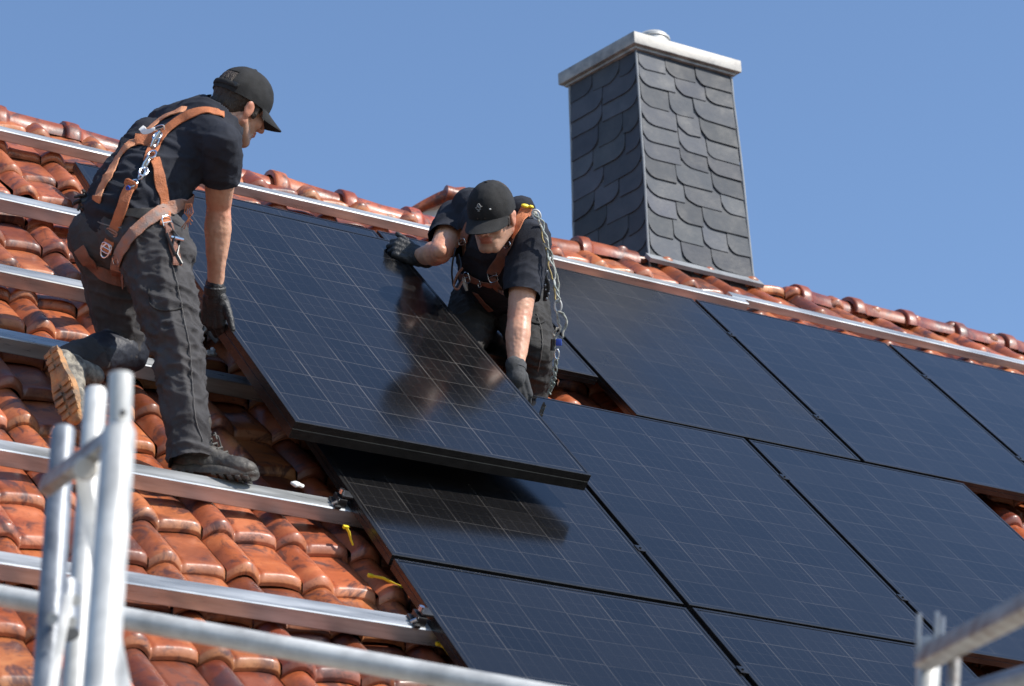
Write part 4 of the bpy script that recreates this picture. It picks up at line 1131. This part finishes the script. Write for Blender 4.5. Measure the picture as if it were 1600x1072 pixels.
    p, n_ = hitp(230, 262, .024); m = MB(); m.tube([p-t*.026, p, p+t*.026], [.006,.009,.005], n=12); m.build('snap_hook', MT['steel'], hr)
    # free hanging lanyard end over the seat
    A, nA = hitp(212, 288, .018); B, nB = hitp(192, 338, .022, bv_p); C_, nC = hitp(167, 392, .014, bv_p)
    pos = [V(q) for q in catmull([A, A.lerp(B,.5)+nA*.010, B+nB*.006, B.lerp(C_,.5)+nB*.006, C_], 6)]
    nn = [(-ray(190,340)).normalized()+cdir(-.35,-.2,0)*.6]*len(pos); nn = [q.normalized() for q in nn]
    ribbon('lanyard', pos, nn, .040, MT['orange'], hr, th=.004, wav=.004)
    tt = pos[-1]-pos[-4]
    buckle(pos[-2]+nn[0]*.007, tt, nn[0], .040, .030, hr); dring(pos[-1]+tt.normalized()*-.004+nn[0]*.006, tt, nn[0], .016, hr, r=.003)
    buckle(pos[-6]+nn[0]*.007, tt, nn[0], .042, .016, hr, mt='orangeg', r=.003); dring(pos[3]+nn[0]*.007, tt, nn[0], .006, hr, mt='blue', r=.003, el=1)
    buckle(pos[1]+nn[0]*.005, tt, nn[0], .044, .020, hr, mt='orange', r=.004)
    for (x, y, w_, h_) in ((259,352,.036,.040),(186,404,.045,.03),(252,206,.03,.02)):
        p, n_ = hitp(x, y, .013); buckle(p, PD(x+4,y+14,8.8)-PD(x,y,8.8), n_, w_, h_, hr)
    # black strap ends and a lever hanging at the hip
    m = MB()
    for q in ([(262,355),(268,372),(264,392)], [(266,360),(276,378),(272,398),(278,414)], [(258,366),(262,384),(270,402)]):
        m.tube([hitp(x, y, .016)[0] for x, y in q], .0065, n=8, sq=.5)
    m.build('strap_ends', MT['blackp'], hr)
    p, n_ = hitp(270, 376, .020); m = MB(); m.tube([p-cdir(.9,.2,0)*.018, p+cdir(.9,.2,0)*.022], [.008,.006], n=10); m.build('lever_buckle', MT['steel'], hr)
    # frayed orange cord at the belly
    m = MB()
    for i in range(5):
        a = PD(291+2*i,318,8.72); m.tube([a, a+cdir(.1*i-.2,1,0)*.03, a+cdir(.35-.2*i,1,.1)*(.06+.008*i)], .0016, n=5)
    m.build('frayed_cord', MT['orange'], hr)
    # pouch with black tassels at the left hip
    m = MB(); c = PD(140,318,8.86)
    for i in range(16):
        a = c+cdir(rng.normal(0,.5), rng.normal(0,.5), -.2)*.02; b = a+cdir(rng.normal(-.5,.6), rng.normal(.1,.6), -.4).normalized()*.035
        m.tube([a, a.lerp(b,.5)+cdir(0,-.3,-.3)*.01, b], [.007,.006,.004], n=7)
    m.ell(c, AX, (.036,.030,.030)); m.build('tool_pouch', MT['blackp'], hr)
    return w1
worker_left()
# ================= bending worker in the middle
def worker_mid():
    base = PZ(828, 622, -.12)
    w2 = thing('person', 'man bending towards the camera between the panels, face under a black cap', 'person', base)
    shL, shR = PD(828,372,10.14), PD(712,346,10.42); sd = (shL-shR).normalized()
    nb = PD(780,352,10.16)
    elL, wrL = PD(811,500,10.00), PD(806,580,9.88)
    elR, wrR = PD(688,394,10.20), PD(654,402,10.36)
    hipL, knL, anL = PD(812,478,10.62), PD(835,548,10.34), PD(826,640,10.44)
    hipR, knR, anR = PD(748,476,10.66), PD(722,540,10.38), PD(765,640,10.55)
    pel = PD(782,470,10.66); wst = PD(778,445,10.56); chs = PD(775,402,10.34); upb = PD(775,372,10.26)
    hc = PD(768,338,9.99)
    F, U, R = frame(cdir(-.34,.38,-.86), cdir(-.13,-.92,-.32))
    m = MB()
    head_prims(m, hc, F, U, R, nb, 1.0)
    m.cone(nb, upb, .062, .10, side=sd, s1=1.2, s2=.8)
    m.cone(upb, chs, .135, .135, side=sd, s1=1.1, s2=.72); m.cone(chs, wst, .135, .125, side=sd, s2=.8); m.cone(wst, pel, .125, .13, side=sd, s2=.85)
    for sh, el, wr in ((shR, elR, wrR), (shL, elL, wrL)):
        m.cone(sh, sh.lerp(upb,.4), .052, .075); mid = sh.lerp(el,.45); m.cone(sh, mid, .056, .054); m.cone(mid, el, .054, .044)
        f1 = el.lerp(wr,.28); d_ = (wr-el).normalized()
        m.cone(el+cdir(-.9,0,-.3)*.014-d_*.03, el+cdir(-.9,0,-.3)*.012+d_*.09, .028, .022); m.cone(el+cdir(.9,0,-.3)*.016+d_*.02, el+cdir(.7,0,-.5)*.006+d_*.14, .028, .016); m.cone(el, f1, .044, .048, side=sd, s2=.95); m.cone(f1, el.lerp(wr,.62), .048, .039, side=sd, s2=.92); m.cone(el.lerp(wr,.62), wr, .039, .030, side=sd, s2=.85)
        m.cone(wr, wr+d_*.03, .024, .020)
    for a_, b_, c_ in ((hipR, knR, anR), (hipL, knL, anL)):
        m.cone(a_, b_, .080, .056); m.cone(b_, c_, .052, .038); m.cone(c_, c_+cdir(.2,.1,-1)*.08, .034, .026)
    m.remesh('body', MT['skin'], w2, vox=.0040, it=2, tint=head_tint(hc, F, U, R, 1.0, .45, ((elL, .06), (elR, .07))),
             fn=lambda p, n: (.0024*noise.noise(V((p.x*30, p.y*30, p.z*11)))+.0012*noise.noise(p*75))*(1 if (p-hc).length > .16 else .15))
    add_face(w2, hc, F, U, R)
    make_hair(w2, hc, F, U, R)
    make_cap(w2, hc, F, U, R, .99, hole=False, emblem=-.15, tiltF=-.05)
    # ---- shirt
    m = MB()
    m.cone(nb.lerp(upb,.55), upb, .080, .13, side=sd, s1=1.25, s2=.8)
    m.cone(upb, chs, .150, .155, side=sd, s1=1.12, s2=.78); m.cone(chs, wst, .155, .150, side=sd, s1=1.05, s2=.84); m.cone(wst, wst.lerp(pel,.6), .150, .150, side=sd, s2=.88)
    for sh, el in ((shR, elR), (shL, elL)):
        m.cone(sh, sh.lerp(upb,.5), .076, .10)
    m.cone(shL, shL.lerp(elL,.66), .080, .074); m.cone(shR, shR.lerp(elR,.62), .080, .070)
    m.cone(shL+UPR*.0, upb+UPR*.02, .074, .10); m.cone(PD(735,322,10.36), upb, .07, .10); m.cone(PD(812,330,10.2), upb, .06, .09)
    fdr = cdir(.9,-.35,0)
    def fs_(p, n):
        return folds(p, fdr, 2.6, 14, .0065, 9.)+.003*noise.noise(p*9)
    cuts = []
    for sh, el, k_, r_ in ((shL, elL, .70, .11), (shR, elR, .66, .085)):
        h_ = sh.lerp(el,k_); d_ = (el-sh).normalized(); cuts.append((h_, d_, r_))
    cuts.append((nb.lerp(hc,.55), (hc-nb).normalized(), .080))
    shirt = m.remesh('t_shirt', MT['shirt'], w2, vox=.006, it=3, fn=fs_, planes=cuts)
    # ---- trousers
    m = MB()
    m.ell(pel, (sd, UPR, sd.cross(UPR)), (.165,.11,.135))
    m.cone(hipR, hipR.lerp(knR,.5), .115, .098); m.cone(hipR.lerp(knR,.5), knR, .098, .078); m.cone(knR, anR, .075, .058)
    m.cone(hipL, hipL.lerp(knL,.5), .115, .096); m.cone(hipL.lerp(knL,.5), knL, .096, .074); m.cone(knL, anL, .073, .066)
    crn = cdir(.95,.2,.2)
    pants = m.remesh('trousers', MT['pants2'], w2, vox=.006, it=3, fn=lambda p, n: folds(p, crn, 5, 24, .0085, 2.)+folds(p, UPR, 4, 15, .004, 6.))
    bv, bv_s, bv_p = surf([shirt, pants]), surf([shirt]), surf([pants])
    strap_on(bv_p, [(838,490),(846,520),(846,550),(840,580)], .002, 'side_seam', MT['seam'], pants, lift=.002)
    strap_on(bv_p, [(822,500),(840,506),(850,503)], .010, 'pocket_flap', MT['pants2'], pants, lift=.004)
    for an in (anL, anR):
        boot(w2, an-UPR*.12+cdir(-.1,0,1)*.10, cdir(-.9,-.1,.15), UPR, L=.275)
    # gloves
    m = MB(); d_ = (wrL-elL).normalized(); wr = wrL
    m.cone(wr-d_*.025, wr+d_*.03, .0355, .037, side=sd, s2=.85)
    hand_prims(m, wr+d_*.010, cdir(.22,1,.10), cdir(.40,.05,-.9), cdir(-.9,.1,-.25), k=1.08, curl=((.35,.7,.5),(.4,.75,.5),(.45,.8,.5),(.5,.8,.5)), thumb=(.6,.7,-.2))
    gl = m.remesh('glove', MT['gcuff'], w2, vox=.0036, it=2, fn=lambda p, n: .0010*noise.noise(p*80))
    m = MB(); m.tube([wr-d_*.034, wr-d_*.028, wr-d_*.006], [.034,.0375,.037], n=24); m.build('cuff', MT['gcuff'], gl)
    m = MB(); d_ = (wrR-elR).normalized(); wr = wrR
    m.cone(wr-d_*.02, wr+cdir(-1,-.25,0)*.02, .036, .037, side=UPR, s2=.9)
    hand_prims(m, wr+d_*.0, cdir(-1,-.42,.05), cdir(.02,-.45,-.88), cdir(-.25,-.9,-.2), k=1.05, curl=((.95,1.3,.9),(1.0,1.3,.9),(1.05,1.3,.9),(1.1,1.3,.9)), thumb=(.85,.5,-.15), tcurl=.3)
    gl = m.remesh('glove', MT['glove'], w2, vox=.0036, it=2, fn=lambda p, n: .0012*noise.noise(p*70))
    m = MB(); a = wr-d_*.03; m.tube([a, a+d_*.006, a+d_*.03], [.034,.0375,.037], n=24); m.build('cuff', MT['glove'], gl)
    # ---- harness
    hr = bpy.data.objects.new('harness', None); sc.collection.objects.link(hr); hr.parent = w2
    S = lambda px, w_, nm='strap', mt='orange', b=None, **k: strap_on(b or bv_s, px, w_, nm, MT[mt], hr, **k)
    S([(822,324),(818,338),(811,354),(803,372)], .046, mt='orange', lift=.010)
    S([(804,370),(797,385),(788,398),(778,412),(770,428)], .046, mt='brownw', lift=.008)
    S([(735,352),(729,366),(726,380)], .040, mt='brownw', lift=.008)
    S([(726,378),(726,388)], .042, mt='orange', lift=.009)
    S([(726,388),(727,402),(731,418),(734,430)], .042, mt='brownw', lift=.008)
    S([(722,430),(738,434),(756,440),(770,444)], .032, mt='brownw', lift=.010)
    S([(768,432),(778,447),(790,456),(802,462)], .032, mt='brownw', lift=.010)
    S([(744,455),(756,470),(768,484)], .030, mt='brownw', b=bv, lift=.008)
    def hitp(x, y, lift, b=None):
        h = (b or bv).ray_cast(CV, ray(x, y))
        if h[0] is None: return PD(x, y, 10.2), (-ray(x, y)).normalized()
        n_ = h[1] if h[1].dot(ray(x, y)) < 0 else -h[1]; return h[0]+n_*lift, n_
    for x, y, w_, h_ in ((772,428,.040,.045),(735,432,.034,.040),(752,438,.03,.026),(727,376,.045,.02),(798,384,.05,.02)):
        p, n_ = hitp(x, y, .016); buckle(p, cdir(.3,1,0), n_, w_, h_, hr)
    p, n_ = hitp(731, 434, .02); m = MB(); m.tube([p+cdir(0,-1,0)*.03, p, p+cdir(.25,1,0)*.035], [.006,.011,.005], n=12); m.build('snap_hook', MT['galv'], hr)
    # loose loops at his right side
    m = MB()
    m.tube([V(q) for q in catmull([PD(712,388,10.2), PD(708,405,10.18), PD(706,425,10.2), PD(708,446,10.25)], 5)], .007, n=8, sq=.5)
    m.tube([V(q) for q in catmull([PD(716,398,10.2), PD(720,415,10.16), PD(716,430,10.15), PD(710,444,10.2)], 5)], .006, n=8, sq=.6)
    m.build('loose_strap', MT['blackp'], hr)
    m = MB()
    m.tube([V(q) for q in catmull([PD(722,420,10.15), PD(714,430,10.12), PD(709,446,10.12), PD(715,452,10.12), PD(722,440,10.13)], 5)], .008, n=8, sq=.5)
    m.build('loose_webbing', MT['brownw'], hr)
    # shoulder fitting, rope and lanyard hanging at his left
    m = MB()
    for x, y, r in ((806,318,.014),(814,320,.012),(826,326,.013),(835,334,.012)):
        p = PD(x, y, 10.18); m.ell(p, AX, (r, r*.8, r))
    m.build('shoulder_fitting', MT['rope'], hr)
    m = MB(); m.ell(PD(821,322,10.14), AX, (.018,.010,.008)); m.ell(PD(830,323,10.14), AX, (.010,.008,.006)); m.build('yellow_tab', MT['yellow'], hr)
    p = PD(838,336,10.12); dring(p, cdir(.5,1,0), (-ray(838,336)).normalized(), .014, hr, r=.004, mt='galv', nm='carabiner')
    lan = []
    path = [(836,334),(846,348),(853,372),(856,392),(862,412),(867,436),(871,458),(872,472)]
    def rope(nm, px, D, r, mt_, tw=.004, strands=2):
        P = [V(q) for q in catmull([PD(x, y, D+dd) for x, y, dd in px], 8)]; m = MB()
        for s in range(strands):
            pts = []
            for i, p in enumerate(P):
                a = i*(.35+.1*s)+s*2*PI/strands; pts.append(p+cdir(1,0,0)*tw*(math.cos(a)+1.2*noise.noise(p*60+V((s*9,0,0))))+cdir(0,0,1)*tw*math.sin(a))
            m.tube(pts, r, n=6)
        o = m.build(nm, MT[mt_], hr); return o
    MT['ropeg'] = mat('mint_rope', (.48,.49,.46), (.24,.29,.27), scale=34, rough=.85, bump=.5, bscale=300)
    MT['ropey'] = mat('ochre_cord', (.45,.36,.14), (.30,.22,.10), scale=60, rough=.85)
    rope('lanyard_rope', [(x, y, -.005*i) for i, (x, y) in enumerate(path)], 10.05, .0034, 'ropeg', .006)
    rope('lanyard_rope', [(840,345,0),(848,362,0),(850,385,0),(857,405,0),(859,425,0),(866,450,0),(870,470,0)], 10.07, .0032, 'ropey', .004, 1)
    rope('lanyard_rope', [(850,380,0),(862,398,0),(866,420,0),(873,445,0),(874,470,0)], 10.04, .0034, 'rope', .003, 2)
    p = PD(872,478,10.02); fr = (-ray(872,478)).normalized()
    dring(p, cdir(.0,1,0), fr, .012, hr, r=.004, mt='galv', nm='carabiner', el=1.8)
    rope('rope_loop', [(872,486,0),(880,491,0),(885,500,0),(882,514,0),(879,525,0),(874,532,0)], 10.02, .0036, 'rope', .0025, 2)
    rope('rope_loop', [(871,486,0),(872,500,0),(875,512,0),(871,524,0),(869,534,0)], 10.02, .0034, 'rope', .003, 2)
    rope('rope_tail', [(872,512,0),(866,520,0),(868,532,0),(864,545,0)], 10.03, .0030, 'rope', .004, 2)
    m = MB(); c = PD(873,535,10.02); m.box(c, .022, .016, .026, bev=.004, ax=(cdir(1,0,0), fr, cdir(0,-1,0))); m.build('blue_tag', MT['blue'], hr)
    m = MB(); m.tube([PD(864,530,10.03), PD(863,548,10.03)], .008, n=8); m.build('rope_clip', MT['blackp'], hr)
    dring(PD(870,553,10.03), cdir(0,1,0), fr, .008, hr, r=.0028, mt='steel', nm='thimble', el=2.2)
    rope('rope_tail', [(870,560,0),(867,575,.02),(865,590,.04),(862,603,.07),(858,616,.10)], 10.05, .0034, 'ropeg', .006, 3)
    # second dark strap bundle behind the sleeve
    m = MB()
    for i in range(4): m.tube([V(q) for q in catmull([PD(857+i,398,10.16), PD(856-2*i,420,10.15), PD(852+2*i,445,10.15), PD(850+i,470,10.17)], 4)], .0045, n=6)
    m.build('tool_cords', MT['blackp'], hr)
    m = MB()
    for i in range(7):
        p = PD(853+rng.normal(0,2.5), 425+i*7, 10.14); r_ = .003+.004*rng.random(); m.ell(p, AX, (r_,r_*.8,r_*1.3))
    m.build('small_karabiners', MT['galvd'], hr)
    return w2
worker_mid()
